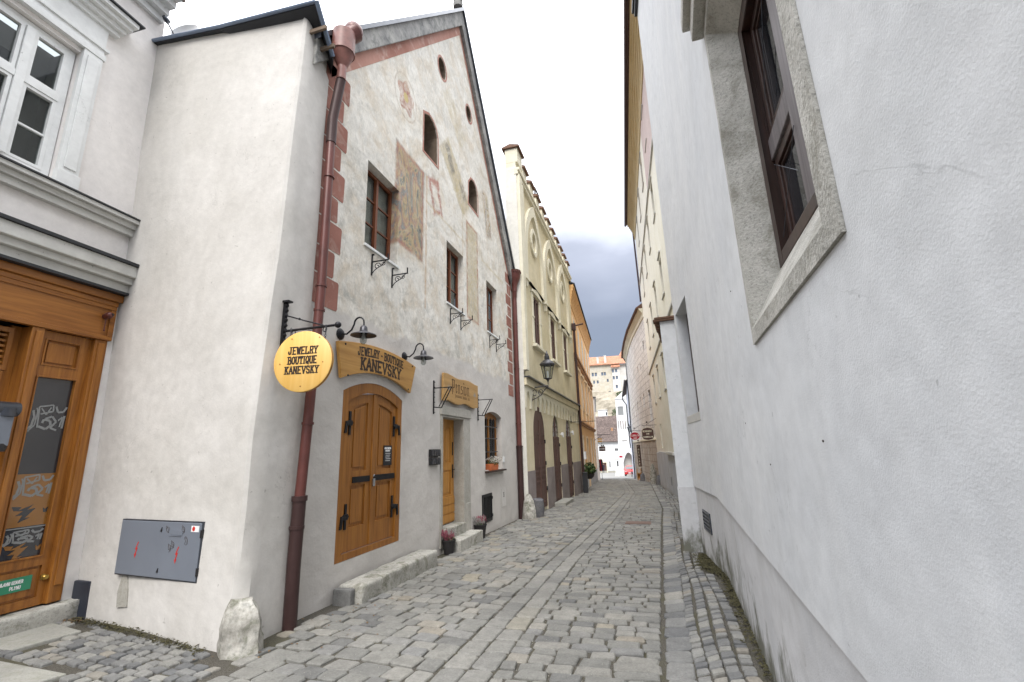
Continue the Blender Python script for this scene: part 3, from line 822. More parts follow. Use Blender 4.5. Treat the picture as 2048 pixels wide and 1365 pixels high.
# small setts in front of the shop side
def in_slab(x, y):
    return (-7.3 < x < -5.3 and 3.02 < y < 3.62) or (-7.3 < x < -4.4 and 2.2 < y < 2.93)
for k in range(24):
    yy = 1.75+k*.098
    x = -3.42+.03*math.sin(k)
    while x > -6.5:
        wd = rnd.uniform(.10, .17)
        cx = x-wd/2; cy = yy+.055*math.sin(cx*1.7)+.04*(cx+3.4)*-1
        lim = 3.62+(3.4+cx)*-.105
        if cy < lim-.13-.08*abs(math.sin(cx*2.3)) and not in_slab(cx, cy) and not (cx > -3.75 and cy > 3.32):
            stone(verge, cx, cy, wd/2-.008, .041, rnd.uniform(-.01, .01), rnd, ang=-.12+rnd.uniform(-.08, .08), tilt=.03)
        x -= wd
struct(lane.build('road_setts', 'setts', closed=False))
struct(strip.build('path_strip', 'setts_strip', closed=False))
struct(verge.build('pavement_setts', 'setts_blue', closed=False))

# bedding under the setts and one sheet to the horizon
g = MB(); xs = [-1600, -300, -60, -20, -9, -7, -5, -4, -3.3, -2.5, -1.5, -.7, 0, .15, .3, .5, .8, 1.5, 4, 12, 60, 300, 1600]
ys = [-1500, -200, -40, -12, -4, 0, 2]+[3+.75*i for i in range(46)]+[38+3*i for i in range(21)]+[110, 160, 260, 500, 1800]
for yv in ys:
    for xv in xs: g.v.append((xv, yv, gz(xv, yv)-.017-(.35 if abs(xv) > 30 else 0)))
nx = len(xs)
g.f = [(j*nx+i, j*nx+i+1, (j+1)*nx+i+1, (j+1)*nx+i) for j in range(len(ys)-1) for i in range(nx-1)]
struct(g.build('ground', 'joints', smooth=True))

# two flat slabs in front of the shop
for i, (pl, lab) in enumerate((([(-7.2, 3.08), (-5.42, 3.02), (-5.35, 3.5), (-5.9, 3.60), (-7.2, 3.62)], 'pale worn stone slab lying before the shop step'),
                ([(-7.2, 2.3), (-4.6, 2.15), (-4.42, 2.84), (-7.2, 2.95)], 'large rough stone slab at the bottom left corner of the paving'))):
    o = MB().slab(pl, lambda a, b: gz(a, b)-.05, lambda a, b: gz(a, b)+.012).build('stone_slab', 'slab', bev=.012, side=1)
    tag(o, lab, 'paving slab', 'slabs before the shop')

# loose moss, leaves and grit along wall feet
def debris(name, pts, spread, n, size, mat, label, cat, zoff=.004):
    mb = MB()
    for _ in range(n):
        k = rnd.randrange(len(pts)-1); t = rnd.random()
        x = pts[k][0]+(pts[k+1][0]-pts[k][0])*t+rnd.gauss(0, spread); yv = pts[k][1]+(pts[k+1][1]-pts[k][1])*t+rnd.gauss(0, spread)
        z = gz(x, yv)+zoff+rnd.uniform(0, .006); a = rnd.uniform(0, 6.3); s_ = size*rnd.uniform(.4, 1.3)
        mb.add([(x+s_*math.cos(a+q)*rnd.uniform(.6, 1.1), yv+s_*math.sin(a+q)*rnd.uniform(.6, 1.1), z+rnd.uniform(-.004, .008)) for q in (0, 1.5, 3.1, 4.6)], [(0, 1, 2, 3)])
    return tag(mb.build(name, mat, closed=False), label, cat, kind='stuff')
debris('moss', [(.62, 3.0), (.66, 5.3), (.72, 6.6), (.58, 7.9)], .035, 1500, .016, 'moss', 'moss and grit along the foot of the white wall', 'moss')
debris('moss', [(-5.9, 3.76), (-4.9, 3.62), (-3.8, 3.45)], .03, 700, .014, 'moss', 'moss and grit at the foot of the shop side wall', 'moss')
debris('fallen_leaves', [(-3.5, 4.1), (-3.3, 5.2), (-2.9, 4.0), (-3.9, 3.3)], .22, 60, .014, 'leaf_dry', 'brown leaf scraps in the joints beside the downpipe', 'leaves')
debris('fallen_leaves', [(-5.95, 3.72), (-5.7, 3.7)], .04, 70, .014, 'leaf_dry', 'brown leaf scraps beside the shop step', 'leaves')
debris('moss', [(.66, 6.7), (.55, 7.2), (.6, 7.8)], .07, 900, .02, 'moss', 'mossy earth patch in the corner of the white wall', 'moss', .0)
debris('grit', [(-2.5, 3.0), (-1.0, 3.6), (-.6, 5.0), (-1.2, 7.0)], .55, 1500, .0035, 'slab', 'pale grit scattered over the near setts', 'grit', .003)
tag(MB().slab([(-.75, 11.9), (-.15, 11.9), (-.15, 12.35), (-.75, 12.35)], lambda a, b: gz(a, b)-.02, lambda a, b: gz(a, b)+.009).build('manhole_cover', simple('rusty_plate', (.16, .10, .08), .7, 0, .3, .3, 8), side=1), 'reddish cover plate let into the setts', 'manhole cover')

# ================================================================== HOUSE A: painted gable
FA = Fr(-3.65, 0, 0, 1, -1)
HA = thing('gable_house', 'old gabled house with faded wall paintings and red painted corner blocks', 'house', FA)
jd = arch(4.93, 6.40, .38, 2.42, .17)
pd = rect(7.80, 9.20, .22, 2.42)
pw = arch(10.2, 11.48, 1.19, 2.45, .11)
W1, W2, W3 = rect(5.22, 6.12, 4.57, 5.93), rect(8.05, 8.96, 4.57, 5.92), rect(10.51, 11.36, 4.57, 5.93)
o1, o2 = ell(7.80, 9.98, .20, .25), ell(9.40, 10.06, .19, .21)
n1 = [(6.98, 7.32), (7.60, 7.36), (7.58, 8.02), (7.50, 8.18), (7.38, 8.26), (7.2, 8.28), (6.98, 8.16)]
n2 = [(9.32, 7.48), (9.95, 7.48), (9.95, 8.02), (9.86, 8.2), (9.7, 8.28), (9.5, 8.24), (9.35, 8.06)]
vh = rect(9.95, 10.56, .10, .66)
outer = [(4.05, -.7), (13.0, -.7), (13.0, 6.5), (8.80, 12.30), (4.05, 6.65)]
mb = MB().sheet(outer, [jd, pd, pw, W1, W2, W3, o1, o2, n1, n2, vh], 0, [.07, .25, .24, .20, .20, .20, .45, .4, .45, .45, .06], .5)
mb.build('wall', 'fresco_wall', HA)
for h, dp in ((o1, .45), (o2, .4), (n1, .45), (n2, .45)): MB().prism(offs(h, .02), -dp-.02, -dp).build('niche_back', 'interior', HA)  # dark backs: the shade inside the openings is put into the colour
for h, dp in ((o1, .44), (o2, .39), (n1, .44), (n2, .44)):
    q = MB(); ring(q, offs(h, .03), offs(h, -.012), -dp, -.012); q.build('niche_shade_lining', 'soffit', HA)  # added dark sleeve: recess shade and rough grey-brown reveals, both as colour
# coping along the verge
cop = [(3.9, 6.40), (8.79, 12.20), (12.95, 6.30), (13.20, 6.62), (8.80, 12.68), (3.9, 6.80)]
MB().prism(cop, 0.002, .09).build('verge_coping', 'coping', HA, bev=.015)
MB().prism([(3.9, 6.79), (8.80, 12.67), (13.2, 6.61), (13.24, 6.70), (8.80, 12.78), (3.9, 6.88)], -.1, .14).build('verge_flashing', 'zinc', HA)
roof_shape('roof', 'tiles_brown', HA, [(3.9, .0, 6.80), (8.80, .0, 12.72), (8.80, -9, 12.72), (3.9, -9, 6.80)], uvs=True)
roof_shape('roof', 'tiles_brown', HA, [(13.2, .0, 6.65), (13.2, -9, 6.65), (8.80, -9, 12.72), (8.80, .0, 12.72)], uvs=True)
fin = MB().lathe([(.12, 0), (.13, .12), (.07, .16), (.06, .2)], (8.68, .02, 12.66)).ball((8.68, .02, 12.97), .13)
fin.build('finial', 'coping', HA, smooth=True)
# red painted bands and quoins (2 mm paint films)
MB().prism([(4.30, 6.58), (4.30, 6.93), (8.79, 12.22), (8.79, 11.92)], .001, .004).build('painted_band', 'verge_red', HA)
MB().prism([(8.79, 12.20), (12.9, 6.40), (12.72, 6.42), (8.79, 11.98)], .001, .004).build('painted_band', 'verge_red', HA)
zq = 3.38; k = 0
while zq < 6.75:
    hq = .36 if k % 2 else .40
    e = 4.71 if k % 2 == 0 else 4.60
    MB().prism([(4.20, zq+.012), (e-.02, zq+.012+rnd.uniform(-.008, .008)), (e+rnd.uniform(-.008, .008), zq+.04), (e, zq+hq-.03), (e-.02, zq+hq-.01), (4.20, zq+hq-.01)], .001, .004).build('painted_quoin', 'quoin_red', HA)
    zq += hq; k += 1
zq = 3.1; k = 0
while zq < 6.7:
    hq = .34; e = 12.22 if k % 2 == 0 else 12.36
    MB().prism([(e, zq+.02), (12.72, zq+.02), (12.72, zq+hq-.02), (e, zq+hq-.02)], .001, .004).build('painted_quoin', 'quoin_red', HA)
    zq += hq; k += 1
for h in (o1, o2, n1, n2):
    q = MB(); ring(q, offs(h, .05), offs(h, .001), .001, .005); q.build('painted_surround', 'verge_red', HA)
# windows upstairs
for (a, b) in ((5.22, 6.12), (8.05, 8.96), (10.51, 11.36)):
    window(HA, a+.005, b-.005, 4.58, 5.92, -.18, 'wood_window', 2, 3, .05, .02, 'glass_clear', 'curtain', .05)
    MB().box(a-.02, b+.04, -.19, .03, 4.53, 4.57).build('sill', 'white_trim', HA, bev=.005)
# small ground floor window
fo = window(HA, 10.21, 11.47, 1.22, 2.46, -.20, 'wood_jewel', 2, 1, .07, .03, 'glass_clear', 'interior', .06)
MB().prism(arch(10.205, 11.475, 2.40, 2.45, .108), -.198, -.13).build('window_head', 'wood_jewel', HA)
gb = MB()
for u in (10.42, 10.63, 10.99, 11.2): gb.box(u-.012, u+.012, -.125, -.105, 1.27, 2.42)
for z in (1.60, 1.92, 2.2): gb.box(10.27, 11.4, -.104, -.088, z-.012, z+.012)
gb.build('window_bars', 'iron_grey', HA)
MB().box(10.15, 11.52, -.2, .10, 1.135, 1.175).build('sill', 'wood_dark', HA, bev=.006)
# wooden double door of the boutique
jo = arch(4.935, 6.395, .385, 2.42, .168)
ji = arch(5.06, 6.28, .46, 2.30, .15)
d = MB(); d.sheet(jo, [ji], -.005, [.05], .05); d.build('door_frame', 'wood_jewel', HA)
def leaf(u0, u1, left):
    def zt(u): t = (u-5.67)/.61; return 2.30+.15*(1-t*t)
    n = 6; us = [u1+(u0-u1)*i/n for i in range(n+1)]
    ol = [(u0, .47), (u1, .47)]+[(u, zt(u)-.006) for u in us]
    p0, p1 = u0+.12, u1-.12
    if left: p0, p1 = u0+.14, u1-.13
    up = [(p0, 1.42), (p1, 1.42)]+[(p1+(p0-p1)*i/n, zt(p1+(p0-p1)*i/n)-.13) for i in range(n+1)]
    lo = rect(p0, p1, .74, 1.24)
    m = MB().sheet(ol, [up, lo], -.032, [.022, .022], .03)
    o = m.build('door_leaf', 'wood_jewel', HA)
    q = MB().prism(offs(up, .003), -.06, -.052).prism(offs(lo, .003), -.06, -.052)
    q.prism(offs(up, -.045), -.054, -.040).prism(offs(lo, -.045), -.054, -.040)
    q.build('panel', 'wood_jewel', o, bev=.004)
    return o
leaf(5.065, 5.665, True); leaf(5.675, 6.275, False)
MB().box(5.645, 5.695, -.033, -.016, .47, 2.44).build('cover_strip', 'wood_jewel', HA, bev=.006)
hb = MB()
hb.box(5.24, 5.62, -.03, -.018, 1.27, 1.345).box(5.72, 6.26, -.03, -.018, 1.27, 1.345)
hb.build('lock_bar', 'iron', HA, bev=.003)
hk = MB().tube([(5.68, -.01, 1.32), (5.655, .015, 1.33), (5.665, .02, 1.35), (5.69, .01, 1.34)], .006).box(5.655, 5.70, -.005, .018, 1.20, 1.30)
hk.build('padlock', 'chrome', HA, bev=.004)
for u, s_ in ((5.10, 1), (6.24, -1)):
    for z in (2.02, .88):
        h = MB().box(u+.03*s_-.02, u+.03*s_+.02, -.032, -.016, z-.15, z+.15)
        h.prism([(u-.09*s_, z-.03), (u+.04*s_, z-.035), (u+.07*s_, z), (u+.04*s_, z+.035), (u-.03*s_, z+.03), (u-.09*s_, z+.01)], -.016, .006)
        h.prism([(u-.11*s_, z-.13), (u-.07*s_, z-.13), (u-.05*s_, z+.0), (u-.09*s_, z+.02)], -.006, .012)
        h.lathe([(.018, 0), (.018, .05)], (u+.03*s_, -.008, z-.025), (0, 0, 1), 8)
        h.build('hinge', 'iron', HA, bev=.003)
nb = MB().box(5.96, 6.18, -.034, -.026, 1.46, 1.74).build('notice', 'black_paint', HA)
t_ = MB(); text(t_, 'JEWELRY-BOUTIQUE', 5.975, 1.69, .022, .0095, -.026, .26, False); text(t_, 'KANEVSKY', 6.0, 1.655, .022, .013, -.026, .28, False)
for i in range(5): t_.box(6.0+.01*(i % 2), 6.14-.012*(i % 3), -.0255, -.025, 1.625-.026*i, 1.631-.026*i)
t_.build('lettering', 'white_paint', nb, closed=False)
# guest house portal: stone surround, door, steps
po = MB()
po.sheet([(7.78, .0), (9.22, .0), (9.22, 2.45), (7.78, 2.45)], [rect(7.87, 8.86, .02, 2.26)], .022, [.25], .26)
po.sheet([(7.76, 2.30), (9.24, 2.30), (9.24, 2.47), (7.76, 2.47)], [], .045, [], .07)
po.box(8.99, 9.20, -.1, .032, .0, .62)
po.build('door_surround', 'portal_stone', HA, bev=.008)
dp = MB().sheet(rect(7.86, 8.875, .30, 2.27), [rect(8.02, 8.30, 1.42, 2.1), rect(8.42, 8.70, 1.42, 2.1), rect(8.02, 8.70, .82, 1.28)], -.20, [.02]*3, .05)
do = dp.build('door', 'wood_pension', HA)
q = MB().box(7.95, 8.8, -.23, -.219, .7, 2.2)
for r in (rect(8.06, 8.26, 1.46, 2.06), rect(8.46, 8.66, 1.46, 2.06), rect(8.06, 8.66, .86, 1.24)): q.prism(r, -.22, -.206)
q.build('panel', 'wood_pension', do, bev=.004)
q = MB()
for i in range(3): q.prism([(7.87, .32+.16*i), (8.87, .32+.16*i), (8.87, .46+.16*i), (7.87, .46+.16*i)], -.199, -.185+.0*i)
q.build('kick_board', 'wood_pension', do, bev=.006)
MB().box(8.765, 8.81, -.198, -.188, 1.12, 1.38).tube([(8.79, -.19, 1.28), (8.79, -.15, 1.28), (8.70, -.145, 1.28)], .010).box(8.765, 8.80, -.198, -.188, 1.56, 1.82).build('handle', 'iron', do, bev=.002)
st1 = MB().box(7.9, 8.87, -.22, .06, -.15, .285).build('door_step', 'step_stone', HA, bev=.015)
st2 = MB().box(8.02, 9.16, .0, .30, -.3, .10).build('door_step', 'step_stone', HA, bev=.02)
# ventilation hatch and meter cover
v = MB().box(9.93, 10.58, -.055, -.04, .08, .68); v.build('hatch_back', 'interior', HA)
v = MB(); ring(v, rect(9.93, 10.58, .08, .68), rect(9.99, 10.52, .14, .62), -.04, .02)
for i in range(6): v.box(10.02+.085*i, 10.07+.085*i, -.035, .008, .13, .63)
v.box(10.56, 10.60, .0, .03, .54, .60).box(10.56, 10.60, .0, .03, .16, .22)
v.build('hatch', 'iron', HA, bev=.003)
v = MB().prism(arch(11.34, 11.70, .27, .70, .03), .002, .010).build('meter_cover', 'gable_plaster', HA, bev=.003)
t_ = MB(); text(t_, 'S', 11.47, .50, .10, .07, .011, .22, False); t_.build('lettering', 'ink', v, closed=False)
MB().box(11.52, 11.64, .0, .02, 1.33, 1.47).build('bell_plate', 'white_trim', HA, bev=.004)

# stone block below the boutique door
b = MB().box(4.98, 6.95, .04, .36, -.18, .165)
sb = b.build('stone_step', 'step_stone', thing('threshold_block', 'long weathered stone block lying below the boutique door', 'stone step', FA), bev=.03, rough=.011, smooth=True, ang=60)
MB().box(4.89, 4.978, .03, .27, -.2, .14).build('end_stone', 'setts_blue', sb.parent, bev=.02)

# ================================================================== signs, lamps and ironwork on house A
FG = Fr(-6.08, 3.88, 2.46, -.26, -1)
js = thing('boutique_sign', 'arched wooden board lettered JEWELRY - BOUTIQUE KANEVSKY over the double door', 'sign', FA, 5.68, 0, 2.8)
def jtop(t): return .185+.115*(1-t*t)
n = 14; P = []
for i in range(n+1):
    t = -1+2*i/n; P.append((-.90+1.74*(i/n)+.0, -.25+.165*(1-t*t)))
for i in range(n+1):
    t = 1-2*i/n; P.append((1.00-2.0*(i/n), .20+.10*(1-t*t)))
MB().prism(P, .03, .075).build('board', 'sign_board', js, bev=.006)
lt = MB()
s1, w1_ = 'JEWELRY - BOUTIQUE', .060
tw = textw(s1, w1_, .22); text(lt, s1, -tw/2, .075, .105, w1_, .0755, .21, True, curve=lambda x: .075*(1-((x-tw/2)/.85)**2)-.01)
s2, w2_ = 'KANEVSKY', .110
tw2 = textw(s2, w2_, .2); text(lt, s2, -tw2/2+.0, -.085, .15, w2_, .0755, .235, True, gap=.2, curve=lambda x: .03*(1-((x-tw2/2)/.6)**2))
lt.build('lettering', 'ink', js, closed=False)
MB().box(-.75, -.70, .0, .03, -.1, .1).box(.70, .75, .0, .03, -.1, .1).build('batten', 'iron', js)
sc = MB()
for u, z in ((-.86, .19), (-.78, -.20), (.88, .19), (.76, -.2)): sc.lathe([(.014, 0), (.014, .006)], (u, .075, z), (0, 1, 0), 8)
sc.build('screw', 'iron', js)

ps = thing('pension_sign', 'rough edged wooden board lettered Pension above the narrow guest house door', 'sign', FA, 8.66, 0, 2.80)
P = []
for i in range(11): P.append((-.90+1.8*i/10, -.25+.025*math.sin(i*1.3)))
for i in range(11): P.append((.91-1.8*i/10, .265-.02*math.sin(i*1.1+1)))
MB().prism(P, .03, .08).build('board', 'sign_pension', ps, bev=.008)
lt = MB()
# old broken letter: capital P, then narrow upright letters with pointed feet
def bl(strokes, x, sc=1.0):
    for (a, b, t) in strokes:
        _k[0] = (_k[0]+1) % 23; ww = .0806+_k[0]*.00005
        dx, dz = b[0]-a[0], b[1]-a[1]; l = math.hypot(dx, dz); nx, nz_ = -dz/l*t/2, dx/l*t/2
        lt.add([(x+p[0], ww, p[1]-.04) for p in ((a[0]+nx, a[1]+nz_), (a[0]-nx, a[1]-nz_), (b[0]-nx, b[1]-nz_), (b[0]+nx, b[1]+nz_))], [(0, 1, 2, 3)])
S_ = .030
mn = lambda x: [((x, .01), (x, .15), S_), ((x-.022, .145), (x+.016, .175), .022), ((x-.012, .02), (x+.028, -.012), .022)]
bl([((.02, -.05), (.02, .23), S_), ((-.02, .22), (.05, .25), .022), ((.02, .235), (.11, .235), .02), ((.115, .09), (.115, .24), S_), ((.02, .07), (.115, .095), .02), ((.055, .0), (.055, .2), .012)], -.52)
bl(mn(.02)+[((.02, .165), (.075, .14), .024), ((.075, .145), (.02, .075), .016), ((.02, .0), (.08, .03), .02)], -.345)
bl(mn(.02)+mn(.095)+[((.02, .15), (.095, .17), .014)], -.235)
bl([((.08, .165), (.02, .15), .022), ((.02, .15), (.02, .09), S_), ((.02, .1), (.085, .07), .026), ((.085, .08), (.085, .02), S_), ((.09, .02), (.01, .0), .022)], -.08)
bl(mn(.02)+[((.0, .235), (.045, .215), .03)], .055)
bl(mn(.02)+[((.09, .01), (.09, .15), S_), ((.02, .165), (.09, .155), .018), ((.03, -.005), (.09, .015), .018)], .115)
bl(mn(.02)+mn(.095)+[((.02, .15), (.095, .17), .014)], .255)
xx = -.36
for i in range(26):
    if i in (13, 22): xx += .05
    bl([((xx*0, -.085-.03*(i == 0)), (0, -.045+.02*(i in (0, 13))), .012), ((-.006, -.085), (.014, -.092), .008)], xx); xx += .026
lt.build('lettering', 'ink_brown', ps, closed=False)
fl = MB()
for cu, sgn in ((-.66, 1), (.70, 1)):
    for k in range(5):
        a = R(90+(k-2)*38); fl.add([(cu, .0806, -.02), (cu+.05*math.cos(a-.25), .0806, -.02+.06*math.sin(a-.25)), (cu+.11*math.cos(a), .0806, -.02+.13*math.sin(a)), (cu+.05*math.cos(a+.25), .0806, -.02+.06*math.sin(a+.25))], [(0, 1, 2, 3)])
    fl.add([(cu-.005, .0806, -.16), (cu+.005, .0806, -.16), (cu+.005, .0806, -.03), (cu-.005, .0806, -.03)], [(0, 1, 2, 3)])
fl.build('flower_ornament', 'film_grey', ps, closed=False)
MB().box(-.75, -.70, .0, .03, -.1, .1).box(.70, .75, .0, .03, -.1, .1).build('batten', 'iron', ps)

def gooseneck(label, u, z):
    t = thing('wall_lamp', label, 'lamp', FA, u, 0, z, 'gooseneck lamps over the boutique sign')
    MB().lathe([(.075, 0), (.075, .012), (.055, .03), (.02, .04)], (0, 0, 0), (0, 1, 0), 20).build('wall_plate', 'iron', t, smooth=True)
    pts = [(0, .03, 0), (.0, .10, -.01), (.0, .17, .04), (0, .20, .10)]
    for i in range(9):
        a = math.pi-math.pi*i/8; pts.append((0, .275+.07*math.cos(a), .115+.075*math.sin(a)))
    pts.append((0, .345, .06))
    MB().tube(pts, .011, 8).build('arm', 'iron', t, smooth=True)
    MB().lathe([(.03, .07), (.045, .05), (.05, .0), (.06, -.01), (.155, -.045), (.16, -.055), (.15, -.052), (.05, -.022)], (0, .345, 0), (0, 0, 1), 28, False).build('shade', 'iron_grey', t, smooth=True, closed=False)
    MB().lathe([(.042, -.02), (.045, -.10), (.04, -.14), (.02, -.165), (.002, -.168)], (0, .345, 0), (0, 0, 1), 20, False).build('glass_jar', 'glass_clear', t, smooth=True, closed=False)
    MB().lathe([(.012, -.02), (.012, -.05), (.022, -.08), (.018, -.105), (.002, -.115)], (0, .345, 0), (0, 0, 1), 12, False).build('bulb', 'white_paint', t, smooth=True, closed=False)
    return t
gooseneck('enamel gooseneck lamp above the left end of the boutique sign', 4.80, 3.12)
gooseneck('enamel gooseneck lamp above the right end of the boutique sign', 6.42, 3.13)

def scroll_bracket(label, u, z):
    t = thing('flower_box_bracket', label, 'bracket', FA, u, 0, z, 'scrolled iron brackets under the upper windows')
    m = MB().box(-.012, .012, .0, .015, 0, .33)
    m.box(-.010, .010, .012, .28, .20, .215).box(-.010, .010, .265, .28, .2, .30)
    m.box(-.010, .010, .0, .04, .31, .33)
    m.build('bar', 'iron', t, bev=.002)
    pts = []
    for i in range(22):
        a = i/21*math.pi*2.6; r = .055*(1-i/27); pts.append((0, .10+r*math.cos(a), .13+r*math.sin(a)))
    s_ = MB().tube(pts, .006, 6)
    pts = []
    for i in range(18):
        a = math.pi+i/17*math.pi*2.4; r = .035*(1-i/24); pts.append((0, .20+r*math.cos(a), .16+r*math.sin(a)))
    s_.tube(pts, .005, 6).tube([(0, .012, .02), (0, .05, .07), (0, .10, .10), (0, .17, .13), (0, .24, .2)], .006, 6)
    s_.build('scroll', 'iron', t, smooth=True)
for lab, u in (('near bracket below the leftmost upstairs window', 5.42), ('far bracket below the leftmost upstairs window', 5.98), ('near bracket below the middle upstairs window', 8.23), ('far bracket below the middle upstairs window', 8.78), ('near bracket below the rightmost upstairs window', 10.67), ('far bracket below the rightmost upstairs window', 11.2)):
    scroll_bracket('black scrolled iron '+lab, u, 4.15)

def flag_bracket(label, u, z):
    t = thing('sign_bracket', label, 'bracket', FA, u, 0, z, 'black triangular iron brackets either side of the guest house sign')
    m = MB().box(-.012, .012, .0, .02, 0, .60)
    for i in range(7): m.box(-.018, .018, .018, .03, .02+.09*i, .035+.09*i)
    m.build('wall_bar', 'iron', t, bev=.002)
    m = MB().tube([(0, .02, .46), (0, .36, .46)], .010, 6).tube([(0, .36, .46), (0, .16, .10)], .010, 6).tube([(0, .31, .46), (0, .11, .12)], .008, 6).tube([(0, .02, .12), (0, .16, .10)], .010, 6)
    m.build('arm', 'iron', t)
flag_bracket('black iron bracket left of the Pension board', 7.49, 2.29)
flag_bracket('black iron bracket right of the Pension board', 9.74, 2.29)

mbx = thing('key_boxes', 'two rows of small black key boxes beside the guest house door', 'key boxes', FA, 7.33, 0, 1.41)
for r in range(2):
    MB().box(0, .37, 0, .05, .0+.14*r, .125+.14*r).build('case', 'black_paint', mbx, bev=.004)
for r in range(2):
    for c in range(4):
        MB().box(.02+.088*c, .092+.088*c, .05, .062, .015+.14*r, .11+.14*r).build('key_box', 'iron_grey', mbx, bev=.003)
wr = thing('wreath', 'dried flower wreath hanging on the orange guest house door', 'wreath', FA, 8.06, -.15, 1.52)
m = MB(); rn = random.Random(5)
for i in range(16):
    a = 2*math.pi*i/16; m.leaves((.12*math.cos(a), .0, .15*math.sin(a)), (.045, .03, .045), 26, .035, rn)
m.build('twigs', 'leaf_dry', wr, closed=False)
m = MB()
for i in range(26):
    a = 2*math.pi*rn.random(); m.leaves((.12*math.cos(a), .03, .15*math.sin(a)), (.03, .015, .03), 4, .03, rn)
m.build('dried_flowers', 'heather_grey', wr, closed=False)
MB().tube([(0, 0, .14), (0, -.02, .36)], .003, 5).build('ribbon', 'sign_yellow', wr)

def potplant(name, label, cat, fr, u, w, z, r0, r1, h, cols, group, topr, pot='pot_black', seed=1):
    t = thing(name, label, cat, fr, u, w, z, group)
    MB().lathe([(r0, 0), (r1, h), (r1+.008, h), (r1+.008, h-.025), (r1-.008, h-.03), (r1-.012, h-.01), (r1-.02, h-.02), (.01, h-.03)], n=24).build('pot', pot, t, smooth=True)
    rn = random.Random(seed)
    for nm, mt, cu, cnt in cols:
        m = MB()
        for _ in range(cnt):
            a = rn.uniform(0, 6.28); rr_ = topr*math.sqrt(rn.random())*.75
            bx, by = cu+rr_*math.cos(a)*.8, rr_*math.sin(a)
            hh = rn.uniform(.07, .17)
            ex, ey = bx*1.25+rn.uniform(-.03, .03), by*1.25+rn.uniform(-.03, .03)
            m.tube([(bx*.6, by*.6, h-.02), (ex, ey, h+hh)], .003, 4)
            m.leaves((ex, ey, h+hh-.02), (.018, .018, .035), 9, .018, rn)
        m.build(nm, mt, t, closed=False)
    m = MB().leaves((0, 0, h+.02), (topr*.8, topr*.8, .05), 90, .035, rn); m.build('leaves', 'leaf', t, closed=False)
    return t
potplant('flower_pot', 'black pot of pink and grey heather left of the guest house step', 'flower pot', FA, 7.88, .13, -.09, .085, .115, .23, [('heather', 'heather_pink', -.05, 46), ('heather', 'heather_grey', .07, 32)], 'black pots of heather beside the guest house steps', .13, seed=3)
potplant('flower_pot', 'black pot of pink and grey heather right of the guest house step', 'flower pot', FA, 9.50, .11, -.12, .10, .135, .27, [('heather', 'heather_grey', -.07, 40), ('heather', 'heather_pink', .06, 46)], 'black pots of heather beside the guest house steps', .15, seed=8)
pb = thing('planter_box', 'terracotta planter with white flowers on the window ledge', 'planter', FA, 10.72, -.03, 1.175)
MB().prism([(-.28, 0), (.28, 0), (.31, .15), (-.31, .15)], -.08, .08).build('trough', 'terracotta', pb, bev=.008)
rn = random.Random(12); m = MB()
for i in range(34):
    c = (rn.uniform(-.25, .45), rn.uniform(-.06, .12), .17+rn.uniform(0, .14)); m.leaves(c, (.04, .04, .03), 16, .03, rn)
m.build('blossom', 'flower_white', pb, closed=False)
MB().leaves((.08, .02, .18), (.34, .10, .09), 220, .04, rn).build('leaves', 'leaf', pb, closed=False)

# ================================================================== LEAN-TO between shop and house A
GH = thing('side_house', 'narrow pale plastered house standing between the wooden shop front and the painted gable', 'house', FW, -6.08, 3.9, 0)
GH['_s'] = 1
ox, oy = -6.08, 3.9
cz = [(-.7, 3.50), (.06, 3.52), (.5, 3.535), (1.24, 3.55), (1.78, 3.54), (2.46, 3.57), (3.2, 3.61), (3.78, 3.65), (5.36, 3.69), (6.08, 3.72), (7.01, 3.745)]
def cy_(z): return interp(z, [c[0] for c in cz], [c[1] for c in cz])
def lz(z): return 3.86-.19*max(0, z)/7.3
def topz(x): return 7.28+(6.98-7.28)*((x+6.08)/2.46)
m = MB(); cols_ = []
nu, nv = 26, 40
rows = []
for j in range(nv+1):
    row = []
    f = j/nv
    for i in range(nu+1):
        a = i/nu
        x = -6.08+(2.40)*a
        z = -.7+(topz(x)+.7)*f
        yl, yr = lz(z), cy_(z)
        yv = yl+(yr+.01-yl)*a+.012*math.sin(x*2.1+z*1.3)*math.sin(z*.9+x)+rnd.uniform(-.0012, .0012)
        row.append((x-ox, yv-oy, z))
    for x, dy in ((-3.652, .004), (-3.622, .028)):
        z = -.7+(topz(x)+.7)*f; row.append((x-ox, cy_(z)+dy-oy, z))
    for k in range(1, 8):
        z = -.7+(7.0-.55*k/7+.7)*f; y0_ = cy_(z)+.028
        bul = .035*math.exp(-max(0, z)*.8)
        row.append((-3.60+bul-.02*k/7+.006*math.sin(z*3+k)-ox, y0_+(4.22-y0_)*k/7-oy, z))
    rows.append(row)
W_ = len(rows[0])
m.v = [p for r in rows for p in r]
m.f = [(j*W_+i, j*W_+i+1, (j+1)*W_+i+1, (j+1)*W_+i) for j in range(nv) for i in range(W_-1)]
m.build('wall', 'gable_plaster', GH, smooth=True, ang=28, closed=False)
